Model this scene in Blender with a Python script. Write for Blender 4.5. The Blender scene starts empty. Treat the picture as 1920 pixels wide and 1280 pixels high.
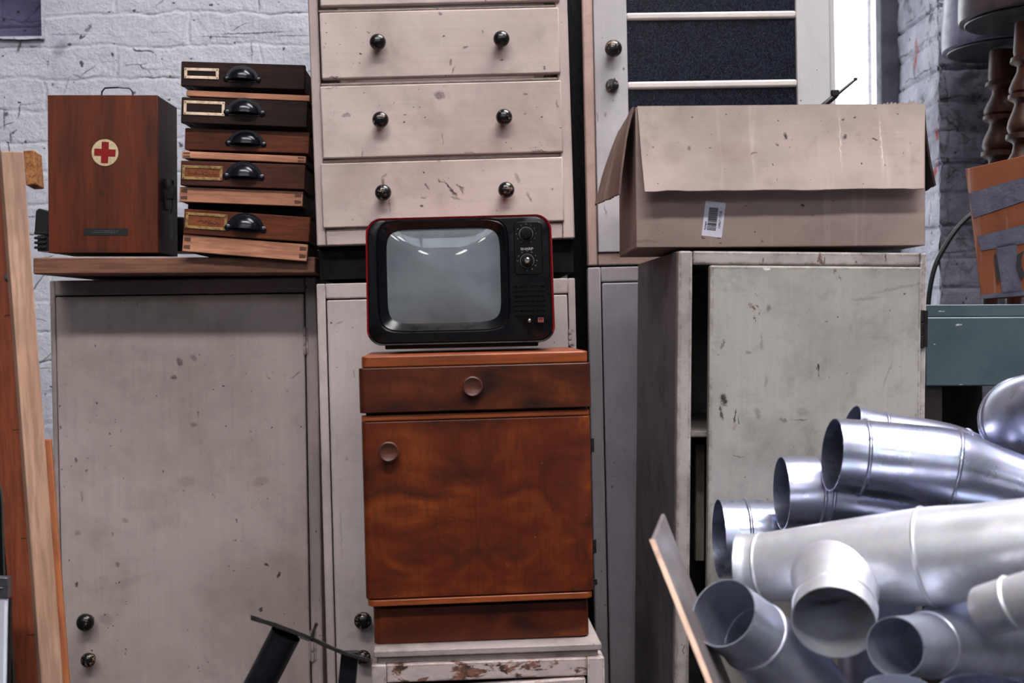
import bpy, bmesh, math, random
from mathutils import Vector, Matrix, noise
random.seed(7)
C = bpy.context.scene
COL = C.collection
# ---------------------------------------------------------------- camera
F = 2133.0
CAMP = Vector((0, 0, 1.4))
cam = bpy.data.cameras.new('camera'); camo = bpy.data.objects.new('camera', cam); COL.objects.link(camo)
cam.sensor_width = 36; cam.lens = F / 1920 * 36
cam.dof.use_dof = True; cam.dof.focus_distance = 2.35; cam.dof.aperture_fstop = 4.0
camo.location = CAMP
PITCH, ROLL = math.radians(1.07), math.radians(-0.9)
R3 = Matrix.Rotation(math.radians(90) - PITCH, 3, 'X') @ Matrix.Rotation(ROLL, 3, 'Z')
camo.rotation_euler = R3.to_euler()
C.camera = camo
C.view_settings.view_transform = 'Standard'; C.view_settings.look = 'None'
C.view_settings.gamma = 1; C.view_settings.use_curve_mapping = False
C.view_settings.exposure = 0.0
# ---------------------------------------------------------------- world + lights
w = bpy.data.worlds.new('world'); C.world = w; w.use_nodes = True
w.node_tree.nodes['Background'].inputs[0].default_value = (0.75, 0.82, 1, 1)
w.node_tree.nodes['Background'].inputs[1].default_value = 0.6
SKYLIGHT = 47.0
OVERHEAD_FILL = 20.0
CLERESTORY = 3.6
WINDOW = 3.6
# the roof light above and behind the camera is the glowing skylight pane built with the ceiling below

def ray(px, py):
    d = R3 @ Vector(((px - 960) / F, -(py - 640) / F, -1))
    return d
def P(px, py, Y):
    d = ray(px, py)
    return CAMP + d * ((Y - CAMP.y) / d.y)

# ---------------------------------------------------------------- material helpers
def lin(c):
    return tuple(((v / 255) / 12.92 if v / 255 <= .04045 else ((v / 255 + .055) / 1.055) ** 2.4) for v in c) + (1,)
class G:
    def __init__(s, name):
        s.m = bpy.data.materials.new(name); s.m.use_nodes = True
        s.t = s.m.node_tree; s.b = s.t.nodes['Principled BSDF']
        s.co = s.n('ShaderNodeTexCoord').outputs['Object']
    def n(s, typ, **kw):
        nd = s.t.nodes.new(typ)
        for k, v in kw.items():
            if hasattr(nd, k) and not k.startswith('i_'): setattr(nd, k, v)
        return nd
    def l(s, a, b): s.t.links.new(a, b)
    def put(s, sock, v):
        if hasattr(v, 'links') or hasattr(v, 'is_linked'): s.l(v, sock)
        else:
            if isinstance(v, tuple) and len(v) == 3 and len(sock.default_value) == 4: v = v + (1,)
            sock.default_value = v
    def map(s, v, scale=(1, 1, 1), loc=(0, 0, 0), rot=(0, 0, 0), typ='POINT'):
        nd = s.n('ShaderNodeMapping', vector_type=typ)
        s.put(nd.inputs['Vector'], v); nd.inputs['Scale'].default_value = scale
        nd.inputs['Location'].default_value = loc; nd.inputs['Rotation'].default_value = rot
        return nd.outputs[0]
    def noise(s, v, scale=5, detail=4, rough=.6, dist=0, out=0):
        nd = s.n('ShaderNodeTexNoise'); s.put(nd.inputs['Vector'], v)
        nd.inputs['Scale'].default_value = scale; nd.inputs['Detail'].default_value = detail
        nd.inputs['Roughness'].default_value = rough; nd.inputs['Distortion'].default_value = dist
        return nd.outputs[out]
    def rng(s, v, a, b, c=0, d=1):
        nd = s.n('ShaderNodeMapRange'); nd.interpolation_type = 'SMOOTHSTEP'
        s.put(nd.inputs['Value'], v)
        for k, x in zip(('From Min', 'From Max', 'To Min', 'To Max'), (a, b, c, d)): nd.inputs[k].default_value = x
        return nd.outputs[0]
    def mth(s, op, a, b=0.0, c=0.0):
        nd = s.n('ShaderNodeMath', operation=op); s.put(nd.inputs[0], a); s.put(nd.inputs[1], b)
        if op in ('MULTIPLY_ADD',): s.put(nd.inputs[2], c)
        return nd.outputs[0]
    def mix(s, f, a, b, blend='MIX'):
        nd = s.n('ShaderNodeMix', data_type='RGBA', blend_type=blend)
        s.put(nd.inputs[0], f); s.put(nd.inputs[6], a); s.put(nd.inputs[7], b)
        return nd.outputs[2]
    def ramp(s, v, stops):
        nd = s.n('ShaderNodeValToRGB'); s.put(nd.inputs[0], v); e = nd.color_ramp.elements
        while len(e) < len(stops): e.new(.5)
        for el, (p, c) in zip(e, stops): el.position = p; el.color = c
        return nd.outputs[0]
    def bump(s, h, st=.3, d=.002, prev=None):
        nd = s.n('ShaderNodeBump'); s.put(nd.inputs['Height'], h)
        nd.inputs['Strength'].default_value = st; nd.inputs['Distance'].default_value = d
        if prev is not None: s.l(prev, nd.inputs['Normal'])
        return nd.outputs[0]
    def edge(s, r=.004):
        bv = s.n('ShaderNodeBevel'); bv.samples = 4; bv.inputs['Radius'].default_value = r
        ge = s.n('ShaderNodeNewGeometry'); d = s.n('ShaderNodeVectorMath', operation='DOT_PRODUCT')
        s.l(bv.outputs[0], d.inputs[0]); s.l(ge.outputs['Normal'], d.inputs[1])
        return s.rng(d.outputs['Value'], .995, .9, 0, 1)
    def marks(s, col, lst):
        """stains with a shape of their own: (x, z, half length, half height, angle, strength, colour)"""
        if not lst: return col
        dist = s.n('ShaderNodeVectorMath', operation='MULTIPLY_ADD')
        s.l(s.noise(s.co, 110, 3, .7, 0, 1), dist.inputs[0]); dist.inputs[1].default_value = (.013, 0, .013); s.l(s.co, dist.inputs[2])
        brk = s.rng(s.noise(s.map(s.co, (1, 1, 1)), 260, 3, .7), .34, .56, .55, 1)
        for (x, z, rx, rz, a, st, c) in lst:
            v = s.map(dist.outputs[0], (rx, 1000, rz), (x + .0065, 0, z + .0065), (0, -math.radians(a), 0), 'TEXTURE')
            ln = s.n('ShaderNodeVectorMath', operation='LENGTH'); s.l(v, ln.inputs[0])
            f = s.mth('MULTIPLY', s.rng(ln.outputs['Value'], .45, 1.15, st, 0), brk)
            col = s.mix(f, col, c)
        return col
    def fin(s, col, rough=.6, norm=None, metal=0, spec=None):
        s.put(s.b.inputs['Base Color'], col); s.put(s.b.inputs['Roughness'], rough); s.put(s.b.inputs['Metallic'], metal)
        if norm is not None: s.l(norm, s.b.inputs['Normal'])
        if spec is not None: s.b.inputs['Specular IOR Level'].default_value = spec
        return s.m

DK = (.012, .01, .012, 1)
def paint(name, c1, c2, marks=(), wear=.0, wearcol=(150, 100, 75), specks=.5, rough=.5, grain='z', seed=0, dirt=.5, edge_r=.004, edge_dark=.35):
    g = G(name); v = g.map(g.co, loc=(seed * 3.1, seed * 1.7, seed * 2.3))
    big = g.rng(g.noise(v, 3.2, 5, .6, .4), .38, .68)
    col = g.mix(big, lin(c1), lin(c2))
    mid = g.rng(g.noise(v, 14, 6, .7, .3), .47, .76, 0, dirt * .7)
    col = g.mix(mid, col, lin(tuple(int(x * .62) for x in c2)))
    gs = {'z': (90, 90, 5), 'x': (5, 90, 90)}[grain]
    gr = g.noise(g.map(v, gs), 1.0, 5, .65)
    col = g.mix(g.rng(gr, .3, .75, 0, .14), col, lin(tuple(int(x * .7) for x in c1)))
    if specks > 0:
        sp = g.rng(g.noise(v, 95, 2, .5), .73 - specks * .035, .75, 0, .9)
        sp2 = g.mth('MULTIPLY', sp, g.rng(g.noise(v, 5, 2, .5), .45, .62))
        col = g.mix(sp2, col, lin((46, 36, 32)))
        sc = g.noise(g.map(v, (22, 22, 130) if grain == 'x' else (110, 22, 18)), 1, 3, .6, .6)
        col = g.mix(g.rng(sc, .75 - .03 * specks, .8, 0, .5), col, lin((80, 66, 62)))
    e = g.edge(edge_r)
    en = g.mth('MULTIPLY', e, g.rng(g.noise(v, 45, 5, .75), .42, .55, .1, 1))
    col = g.mix(g.mth('MULTIPLY', en, edge_dark), col, lin((52, 44, 42)))
    if wear > 0:
        chip = g.rng(g.noise(g.map(v, (1.2, 1.2, .5) if grain == 'z' else (.5, 1.2, 1.2)), 26, 7, .72, .5), .66 - wear * .14, .68 - wear * .12)
        e2 = g.mth('MULTIPLY', g.edge(edge_r * 2.2), g.rng(g.noise(v, 30, 5, .75), .5 - wear * .1, .56))
        cm = g.mth('MAXIMUM', chip, e2)
        wc = g.mix(g.rng(g.noise(v, 70, 3), .4, .6), lin(wearcol), lin((60, 48, 42)))
        col = g.mix(cm, col, wc)
    col = g.marks(col, marks)
    nb = g.bump(gr, .25, .001); nb = g.bump(g.noise(v, 9, 5, .6), .35, .004, nb)
    return g.fin(col, g.rng(g.noise(v, 8), .3, .7, rough - .06, rough + .12), nb, 0, .35)

def wood(name, a, b, c, grain='x', scale=1.0, rough=.4, knots=0, seed=0, marks=(), ring=1.0, spec=.4, edge=.5, satin=0):
    g = G(name); v = g.map(g.co, loc=(seed * 1.3, seed * .7, seed * 2.1))
    st = {'x': (2.2, 26, 26), 'z': (26, 26, 2.2), 'y': (26, 2.2, 26)}[grain]
    n1 = g.noise(g.map(v, tuple(q * scale for q in st)), 1, 6, .62, .9 * ring)
    fine = g.noise(g.map(v, tuple(q * scale * 7 for q in st)), 1, 3, .6)
    n2 = g.noise(v, 4 * scale, 4, .6, .4)
    col = g.ramp(n1, [(.28, lin(a)), (.5, lin(b)), (.74, lin(c))])
    col = g.mix(g.rng(fine, .42, .62, 0, .35), col, lin(tuple(int(x * .6) for x in a)))
    col = g.mix(g.rng(n2, .45, .72, 0, .5), col, lin(tuple(int(x * .66) for x in a)))
    if knots:
        vo = g.n('ShaderNodeTexVoronoi'); g.l(g.map(v, (7, 7, 3.2) if grain == 'z' else (3.2, 7, 7)), vo.inputs['Vector']); vo.inputs['Scale'].default_value = knots
        col = g.mix(g.rng(vo.outputs['Distance'], .1, .02, 0, .9), col, lin((45, 22, 14)))
    e = g.mth('MULTIPLY', g.edge(.003), g.rng(g.noise(v, 40, 4, .7), .4, .6, .2, 1))
    col = g.mix(g.mth('MULTIPLY', e, edge), col, lin(tuple(int(x * .45) for x in a)))
    col = g.marks(col, marks)
    return g.fin(col, rough, g.bump(fine, .25, .0006), 0, spec)

def burl(name, xc, seed=0, dark=1.0):
    """bookmatched walnut-brown veneer, mirrored about local x = xc"""
    g = G(name)
    sx = g.n('ShaderNodeSeparateXYZ'); g.l(g.co, sx.inputs[0])
    ax0 = g.mth('SUBTRACT', sx.outputs[0], xc); ax = g.mth('MULTIPLY_ADD', ax0, .22, g.mth('ABSOLUTE', ax0))
    cx = g.n('ShaderNodeCombineXYZ'); g.l(ax, cx.inputs[0]); g.l(sx.outputs[1], cx.inputs[1]); g.l(sx.outputs[2], cx.inputs[2])
    v = g.map(cx.outputs[0], loc=(seed * 1.1, 0, seed * .9))
    v2 = g.map(g.co, loc=(seed * 2, 0, seed))
    n1 = g.noise(g.map(v, (1, 1, 1.5), rot=(0, .5, 0)), 7, 4, .55, 1.6)
    n2 = g.noise(v2, 5, 5, .6, .4)
    fine = g.noise(g.map(v2, (160, 40, 20)), 1, 3, .6)
    dk, md, br = (int(40 * dark), int(14 * dark), int(7 * dark)), (int(98 * dark), int(40 * dark), int(13 * dark)), (int(148 * dark), int(74 * dark), int(26 * dark))
    col = g.ramp(n1, [(.3, lin(dk)), (.52, lin(md)), (.76, lin(br))])
    col = g.mix(g.rng(n2, .4, .68, 0, .75), col, lin((int(84 * dark), int(27 * dark), int(11 * dark))))
    col = g.mix(g.rng(fine, .45, .65, 0, .3), col, lin((50, 20, 10)))
    col = g.mix(g.rng(g.mth('ABSOLUTE', ax0), .0006, .0012, .55, 0), col, lin((70, 30, 12)))
    sc = g.rng(g.noise(v2, 130, 2, .5), .76, .78, 0, .5)
    col = g.mix(sc, col, lin((170, 110, 70)))
    return g.fin(col, .42, g.bump(fine, .15, .0005), 0, .35)

def simple(name, c, rough=.5, metal=0, spec=.5, nz=.15, nsc=30, c2=None, bumps=0):
    g = G(name); n = g.noise(g.co, nsc, 4, .65)
    col = g.mix(g.rng(n, .4, .68, 0, 1), lin(c), lin(c2 or tuple(int(x * (1 - nz)) for x in c)))
    return g.fin(col, g.rng(n, .3, .7, rough * .85, min(1, rough * 1.15)), g.bump(n, bumps, .002) if bumps else None, metal, spec)

def knobmat():
    g = G('black_knob_paint')
    v = g.co
    chip = g.rng(g.noise(v, 130, 5, .7), .55, .58)
    ch2 = g.mth('MULTIPLY', chip, g.rng(g.noise(v, 40, 2), .46, .54))
    oi = g.n('ShaderNodeObjectInfo')
    col = g.mix(g.mth('MULTIPLY', ch2, .8), (.006, .005, .006, 1), lin((150, 125, 100)))
    return g.fin(col, .22, g.bump(chip, .3, .0005), 0, .55)
KNOB = knobmat()

def brick(name, c1, c2, crack=.5, plaster=0, red=0, seed=0, xz=True, rough_amt=1.0, marks=(), bw=.235, joint=.5):
    g = G(name)
    tc = g.n('ShaderNodeTexCoord'); v = tc.outputs['Object']
    dn = g.n('ShaderNodeVectorMath', operation='MULTIPLY_ADD')
    g.l(g.noise(v, 7, 4, .6, 0, 1), dn.inputs[0]); dn.inputs[1].default_value = (.05, .05, .05); g.l(v, dn.inputs[2])
    sp = g.n('ShaderNodeSeparateXYZ'); g.l(dn.outputs[0], sp.inputs[0])
    cb = g.n('ShaderNodeCombineXYZ'); g.l(sp.outputs[0 if xz else 1], cb.inputs[0]); g.l(sp.outputs[2], cb.inputs[1])
    b = g.n('ShaderNodeTexBrick'); g.l(g.map(cb.outputs[0], loc=(.07 + seed, .055, 0)), b.inputs['Vector'])
    b.inputs['Scale'].default_value = 1; b.inputs['Mortar Size'].default_value = .009; b.inputs['Mortar Smooth'].default_value = 1.0
    b.inputs['Brick Width'].default_value = bw; b.inputs['Row Height'].default_value = .092; b.offset = .5
    mort = b.outputs['Fac']
    v1 = g.map(v, loc=(seed, 0, seed))
    pat = g.rng(g.noise(v1, 3.5, 5, .65), .4, .7)
    col = g.mix(pat, lin(c1), lin(c2))
    gri = g.noise(v1, 60, 6, .7)
    col = g.mix(g.rng(gri, .5, .85, 0, .4), col, lin(tuple(int(x * .55) for x in c2)))
    # hairline cracks that follow parts of the joints
    vo = g.n('ShaderNodeTexVoronoi', feature='DISTANCE_TO_EDGE'); g.l(g.map(dn.outputs[0], (1, 1, 1.8)), vo.inputs['Vector']); vo.inputs['Scale'].default_value = 4.5
    ck = g.mth('MULTIPLY', g.rng(vo.outputs['Distance'], .012, .003), g.rng(g.noise(v1, 9, 3, .6), .6 - crack * .12, .66))
    mk = g.mth('MULTIPLY', g.rng(mort, .8, 1.0), g.mth('MULTIPLY', g.rng(g.noise(v1, 5, 5, .75), .58 - crack * .1, .64, .0, 1), 1.0))
    dots = g.rng(g.noise(v1, 42, 2, .4), .715, .74)
    allc = g.mth('MAXIMUM', g.mth('MAXIMUM', ck, mk), dots)
    col = g.mix(g.mth('MULTIPLY', allc, .85), col, lin((40, 34, 38)))
    if plaster:
        pl = g.rng(g.noise(v1, 9, 7, .75), .54 - plaster * .06, .66, 0, .85)
        col = g.mix(pl, col, lin((84, 82, 88)))
    if red:
        rd = g.rng(g.noise(g.map(v1, (1, 1, .6)), 8, 3, .5), .66 - red * .05, .69)
        col = g.mix(rd, col, lin((150, 42, 28)))
    col = g.marks(col, marks)
    nb2 = g.bump(g.noise(v1, 16, 8, .7), .7 * rough_amt, .02)
    nd = g.n('ShaderNodeBump'); g.l(mort, nd.inputs['Height']); nd.invert = True; nd.inputs['Strength'].default_value = joint; nd.inputs['Distance'].default_value = .006
    g.l(nb2, nd.inputs['Normal'])
    nd2 = g.n('ShaderNodeBump'); g.l(allc, nd2.inputs['Height']); nd2.invert = True; nd2.inputs['Strength'].default_value = .6; nd2.inputs['Distance'].default_value = .004
    g.l(nd.outputs[0], nd2.inputs['Normal'])
    return g.fin(col, .75, nd2.outputs[0], 0, .25)

def galv(name, base=(176, 180, 196), rough=.3, seed=0, metal=.95):
    g = G(name); v = g.map(g.co, loc=(seed, seed, 0))
    n = g.noise(v, 12, 4, .6)
    vo = g.n('ShaderNodeTexVoronoi'); g.l(v, vo.inputs['Vector']); vo.inputs['Scale'].default_value = 90
    col = g.mix(g.rng(n, .35, .7), lin(base), lin(tuple(int(x * .86) for x in base)))
    col = g.mix(.12, col, vo.outputs['Color'], 'SOFT_LIGHT')
    return g.fin(col, g.rng(n, .3, .7, rough * .85, rough * 1.25), g.bump(n, .03, .003), metal)

def emit(name, c, st):
    g = G(name); g.b.inputs['Base Color'].default_value = (0.02, .02, .02, 1)
    g.b.inputs['Emission Color'].default_value = c; g.b.inputs['Emission Strength'].default_value = st
    return g.m

# ---------------------------------------------------------------- mesh helpers
def obj(name, bm, m, parent=None, bevel=0, smooth=True, seg=2, ang=35):
    bmesh.ops.recalc_face_normals(bm, faces=bm.faces)
    if smooth:
        for f in bm.faces: f.smooth = True
        for e in bm.edges:
            e.smooth = not (len(e.link_faces) == 2 and e.calc_face_angle(0) > math.radians(ang))
    me = bpy.data.meshes.new(name); bm.to_mesh(me); bm.free()
    o = bpy.data.objects.new(name, me); COL.objects.link(o)
    if isinstance(m, (list, tuple)):
        for q in m: me.materials.append(q)
    elif m: me.materials.append(m)
    if parent is not None: o.parent = parent
    if bevel:
        b = o.modifiers.new('bevel', 'BEVEL'); b.width = bevel; b.segments = seg; b.limit_method = 'ANGLE'; b.angle_limit = math.radians(40)
    return o
def BM(): return bmesh.new()
def box(bm, x0, x1, y0, y1, z0, z1, M=None):
    vs = [bm.verts.new((x, y, z)) for x in (x0, x1) for y in (y0, y1) for z in (z0, z1)]
    for q in ((0, 1, 3, 2), (4, 6, 7, 5), (0, 4, 5, 1), (2, 3, 7, 6), (0, 2, 6, 4), (1, 5, 7, 3)): bm.faces.new([vs[i] for i in q])
    if M is not None:
        for v in vs: v.co = M @ v.co
    return vs
def quadbox(bm, front, t):
    """front: four points; t: thickness vector"""
    a = [bm.verts.new(Vector(p)) for p in front]; b = [bm.verts.new(Vector(p) + t) for p in front]
    n = len(a); bm.faces.new(a); bm.faces.new(b[::-1])
    for i in range(n): bm.faces.new((a[i], b[i], b[(i + 1) % n], a[(i + 1) % n]))
def prism(bm, pts, y0, y1):
    a = [bm.verts.new((x, y0, z)) for x, z in pts]; b = [bm.verts.new((x, y1, z)) for x, z in pts]
    n = len(a); bm.faces.new(a); bm.faces.new(b[::-1])
    for i in range(n): bm.faces.new((a[i], b[i], b[(i + 1) % n], a[(i + 1) % n]))
def rrect(x0, x1, z0, z1, r, k=6):
    out = []
    for cx, cz, a0 in ((x1 - r, z1 - r, 0), (x0 + r, z1 - r, 90), (x0 + r, z0 + r, 180), (x1 - r, z0 + r, 270)):
        for i in range(k + 1):
            a = math.radians(a0 + 90 * i / k); out.append((cx + r * math.cos(a), cz + r * math.sin(a)))
    return out
def basis(d):
    d = Vector(d).normalized(); u = Vector((0, 0, 1)) if abs(d.z) < .95 else Vector((1, 0, 0))
    a = d.cross(u).normalized(); return a, d.cross(a).normalized(), d
def lathe(bm, prof, o=(0, 0, 0), axis=(0, 0, 1), seg=32, cap=True):
    a, b, d = basis(axis); o = Vector(o); rings = []
    for r, h in prof:
        rings.append([bm.verts.new(o + d * h + (a * math.cos(2 * math.pi * i / seg) + b * math.sin(2 * math.pi * i / seg)) * max(r, 1e-5)) for i in range(seg)])
    for p, q in zip(rings, rings[1:]):
        for i in range(seg): bm.faces.new((p[i], p[(i + 1) % seg], q[(i + 1) % seg], q[i]))
    if cap:
        bm.faces.new(rings[0][::-1]); bm.faces.new(rings[-1])
def sample(pts, n):
    """Catmull-Rom through tuples of any length"""
    pts = [tuple(p) for p in pts]; e = [pts[0]] + pts + [pts[-1]]; out = []
    k = len(pts) - 1
    for i in range(n + 1):
        t = i / n * k; j = min(int(t), k - 1); u = t - j
        p0, p1, p2, p3 = e[j], e[j + 1], e[j + 2], e[j + 3]
        out.append(tuple(.5 * (2 * b + (c - a) * u + (2 * a - 5 * b + 4 * c - d) * u * u + (3 * b - a - 3 * c + d) * u ** 3) for a, b, c, d in zip(p0, p1, p2, p3)))
    return out
def tube(bm, pts, radii, seg=16, cap=True, wall=0):
    pts = [Vector(p) for p in pts]; n = len(pts)
    if not hasattr(radii, '__len__'): radii = [radii] * n
    tg = [(pts[min(i + 1, n - 1)] - pts[max(i - 1, 0)]).normalized() for i in range(n)]
    a, b, _ = basis(tg[0]); frames = []
    for t in tg:
        a = (a - t * a.dot(t)).normalized(); frames.append((a.copy(), t.cross(a).normalized()))
    def rings(off):
        return [[bm.verts.new(p + (f[0] * math.cos(2 * math.pi * i / seg) + f[1] * math.sin(2 * math.pi * i / seg)) * (r - off)) for i in range(seg)] for p, r, f in zip(pts, radii, frames)]
    R = rings(0)
    for p, q in zip(R, R[1:]):
        for i in range(seg): bm.faces.new((p[i], p[(i + 1) % seg], q[(i + 1) % seg], q[i]))
    if wall:
        Q = rings(wall)
        for p, q in zip(Q, Q[1:]):
            for i in range(seg): bm.faces.new((q[i], q[(i + 1) % seg], p[(i + 1) % seg], p[i]))
        for A, B in ((R[0], Q[0]), (R[-1], Q[-1])):
            for i in range(seg): bm.faces.new((A[i], B[i], B[(i + 1) % seg], A[(i + 1) % seg]))
    elif cap: bm.faces.new(R[0][::-1]); bm.faces.new(R[-1])
def text_obj(name, s, size, M, m, parent, ext=.0002, bold=0):
    cu = bpy.data.curves.new(name, 'FONT'); cu.body = s; cu.size = size; cu.extrude = ext; cu.align_x = 'CENTER'; cu.align_y = 'CENTER'; cu.offset = bold
    t = bpy.data.objects.new(name, cu); COL.objects.link(t)
    dg = bpy.context.evaluated_depsgraph_get(); dg.update()
    me = bpy.data.meshes.new_from_object(t.evaluated_get(dg)); bpy.data.objects.remove(t)
    me.transform(M); me.materials.clear(); me.materials.append(m)
    o = bpy.data.objects.new(name, me); COL.objects.link(o); o.parent = parent
    return o
RX90 = Matrix.Rotation(math.radians(90), 4, 'X')      # lays text into the local xz plane, facing -y

def tag(o, label, cat, group=None, kind=None):
    o['label'] = label; o['category'] = cat
    if group: o['group'] = group
    if kind: o['kind'] = kind
    return o
class Fr:
    """a thing standing square to a horizontal line seen between two pixels"""
    def __init__(s, name, label, cat, a, b, Y0, Y1=None, floor=False, group=None, drop=0, pitch=0):
        A, B = P(a[0], a[1], Y0), P(b[0], b[1], Y1 if Y1 is not None else Y0)
        x = (B - A).normalized(); s.w = (B - A).length
        y = Vector((0, 0, 1)).cross(x).normalized(); z = x.cross(y).normalized()
        M = Matrix((x, y, z)).transposed()
        if pitch: M = M @ Matrix.Rotation(math.radians(pitch), 3, 'X')
        z = M @ Vector((0, 0, 1))
        if floor: s.h = A.z / z.z
        else: s.h = drop
        O = A - z * s.h
        s.M = M.to_4x4(); s.M.translation = O; s.Mi = s.M.inverted()
        e = bpy.data.objects.new(name, None); COL.objects.link(e); e.matrix_world = s.M; e.empty_display_size = .05
        s.o = tag(e, label, cat, group)
    def L(s, px, py, d=0):
        o = s.Mi @ CAMP; r = (s.Mi.to_3x3() @ ray(px, py)); k = (d - o.y) / r.y
        q = o + r * k; return q.x, q.z
    def W(s, p): return s.Mi @ p
    def mk(s, lst):
        out = []
        for m in lst:
            px, py, rx, rz, a, st = m[:6]; c = m[6] if len(m) > 6 else DK
            x, z = s.L(px, py); x2, _ = s.L(px + 100, py); k = abs(x2 - x) / 100
            out.append((x, z, rx * k, rz * k, a, st, c))
        return out
def shell(bm, w, h, d, sl, sr, rt, rb, fy=.02, t=.016):
    """hollow carcass with a front frame"""
    box(bm, 0, sl, 0, fy, 0, h); box(bm, w - sr, w, 0, fy, 0, h)
    box(bm, sl, w - sr, 0, fy, h - rt, h); box(bm, sl, w - sr, 0, fy, 0, rb)
    box(bm, 0, t, fy, d, 0, h); box(bm, w - t, w, fy, d, 0, h)
    box(bm, t, w - t, fy, d, h - t, h); box(bm, t, w - t, fy, d, 0, t); box(bm, t, w - t, d - .008, d, t, h - t)
def knob(parent, x, z, r=.017, y=0, m=None, name='knob', length=1.0):
    bm = BM(); L = r * 1.9 * length
    prof = [(r * .55, 0), (r * .5, L * .15), (r * .42, L * .35), (r * .7, L * .42)]
    for i in range(9):
        a = math.radians(-50 + 140 * i / 8); prof.append((r * math.cos(a), L * .68 + r * .72 * math.sin(a)))
    lathe(bm, prof, (x, y, z), (0, -1, 0), 28)
    return obj(name, bm, m or KNOB, parent)
def hinge(parent, x, z0, z1, y, m, r=.0035, name='hinge'):
    bm = BM(); n = 3
    for i in range(n):
        a = z0 + (z1 - z0) * i / n; b = z0 + (z1 - z0) * (i + 1) / n - .0012
        lathe(bm, [(r * .8, a), (r, a + .001), (r, b - .001), (r * .8, b)], (x, y, 0), (0, 0, 1), 12)
    box(bm, x - r * 2.4, x + r * 2.4, y + .0005, y + .003, z0 + .002, z1 - .002)
    return obj(name, bm, m, parent)

# ---------------------------------------------------------------- the room
YW = 3.35
def struct(name, bm, m, **k):
    o = obj(name, bm, m, None, **k); o['kind'] = 'structure'; return o
def relief(bm, o, u, v, nu, nv, amp, nrm):
    g = [[None] * (nv + 1) for _ in range(nu + 1)]
    for i in range(nu + 1):
        for j in range(nv + 1):
            p = o + u * (i / nu) + v * (j / nv)
            e = min(1, 6 * min(i, nu - i) / nu, 1)
            k = (noise.fractal(p * 9, 1.0, 2.0, 5) * .6 + noise.fractal(p * 31, 1.0, 2.0, 3) * .25) * amp
            row = (p.z % .092) / .092
            k -= amp * .8 * max(0, 1 - min(row, 1 - row) * 14)
            g[i][j] = bm.verts.new(p + nrm * k)
    for i in range(nu):
        for j in range(nv): bm.faces.new((g[i][j], g[i + 1][j], g[i + 1][j + 1], g[i][j + 1]))
WALLM = brick('white_painted_brick', (196, 198, 208), (176, 178, 192), .5, bw=.42, joint=.32, marks=[(P(a, b, YW).x, P(a, b, YW).z, ra * YW / F, rb * YW / F, an, st, lin((36, 32, 38))) for a, b, ra, rb, an, st in (
    (470, 62, 80, 1.6, 1, .95), (420, 69, 60, 1.2, -2, .8), (545, 67, 40, 1.4, 0, .9), (472, 92, 1.5, 22, 0, .8), (130, 64, 50, 1.2, 0, .6), (112, 92, 12, 22, -30, .35), (8, 224, 2, 22, 0, .9), (12, 214, 5, 5, 0, .9),
    (36, 208, 2, 18, -12, .9), (25, 248, 11, 2.2, 35, .9), (20, 258, 2, 14, 8, .8), (55, 195, 20, 1.4, 5, .7), (36, 88, 4, 14, -20, .8), (62, 88, 9, 2.5, 0, .7), (168, 50, 4, 6, 0, .8), (163, 56, 5, 5, 0, .7), (98, 159, 3, 3, 0, .9),
    (90, 115, 3, 3, 0, .8), (150, 145, 22, 1.6, -25, .6), (125, 160, 1.5, 20, -20, .5), (290, 130, 40, 1.2, 0, .5), (205, 115, 26, 1.0, 3, .4), (395, 70, 4, 4, 0, .9), (440, 80, 3, 3, 0, .9), (300, 60, 30, 1.2, 0, .5), (408, 20, 30, 1, 0, .3), (70, 120, 60, 1, 0, .3))])
XR = 1.262   # right jamb of the window opening
nx0 = P(-120, 60, YW).x; nx1 = P(78, 60, YW).x; nz0 = P(40, 68, YW).z; nz1 = nz0 + .22
bm = BM()
def wbox(x0, x1, z0, z1, y0=YW, y1=YW + .4): box(bm, x0, x1, y0, y1, z0, z1)
wbox(-4, nx0, 0, 6.2); wbox(nx0, nx1, 0, nz0); wbox(nx0, nx1, nz1, 6.2); wbox(nx1, .62, 0, 6.2)

wbox(.62, XR, 0, 1.0); wbox(.62, XR, 3.4, 6.2)
struct('wall_back', bm, WALLM)
NICHE = brick('purple_grey_niche_paint', (96, 92, 122), (70, 66, 92), .7, 0, 0, 2.0)
bm = BM(); relief(bm, Vector((nx0, YW + .07, nz0)), Vector((nx1 - nx0, 0, 0)), Vector((0, 0, nz1 - nz0)), 40, 30, .012, Vector((0, -1, 0)))
box(bm, nx0, nx1, YW + .085, YW + .4, nz0, nz1); struct('wall_niche', bm, NICHE)
bm = BM(); relief(bm, Vector((nx0, YW - .012, nz0 - .012)), Vector((nx1 - nx0 + .01, 0, 0)), Vector((0, .09, .012)), 60, 8, .012, Vector((0, 0, 1))); struct('trim_1', bm, NICHE)

# jamb and wall to the right: crumbling plaster over brick
JAMB = brick('bright_crumbling_jamb', (180, 180, 190), (136, 136, 148), .9, .15, .9, 3.3, xz=False, rough_amt=1.6)
RW = brick('grey_flaking_plaster_wall', (164, 164, 180), (120, 120, 136), .8, .6, 0, 5.2, rough_amt=1.6)
bm = BM(); relief(bm, Vector((XR, YW - .005, .9)), Vector((0, .42, 0)), Vector((0, 0, 2.0)), 46, 230, .011, Vector((-1, 0, 0)))
box(bm, XR + .012, XR + .05, YW + .01, YW + .4, 0, 6.2)
struct('wall_jamb', bm, JAMB)
bm = BM(); relief(bm, Vector((XR, YW, .7)), Vector((.9, 0, 0)), Vector((0, 0, 2.0)), 110, 230, .011, Vector((0, -1, 0)))
box(bm, XR + .05, 4, YW + .012, YW + .4, 0, 6.2)
struct('wall_right_of_window', bm, RW)
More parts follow.
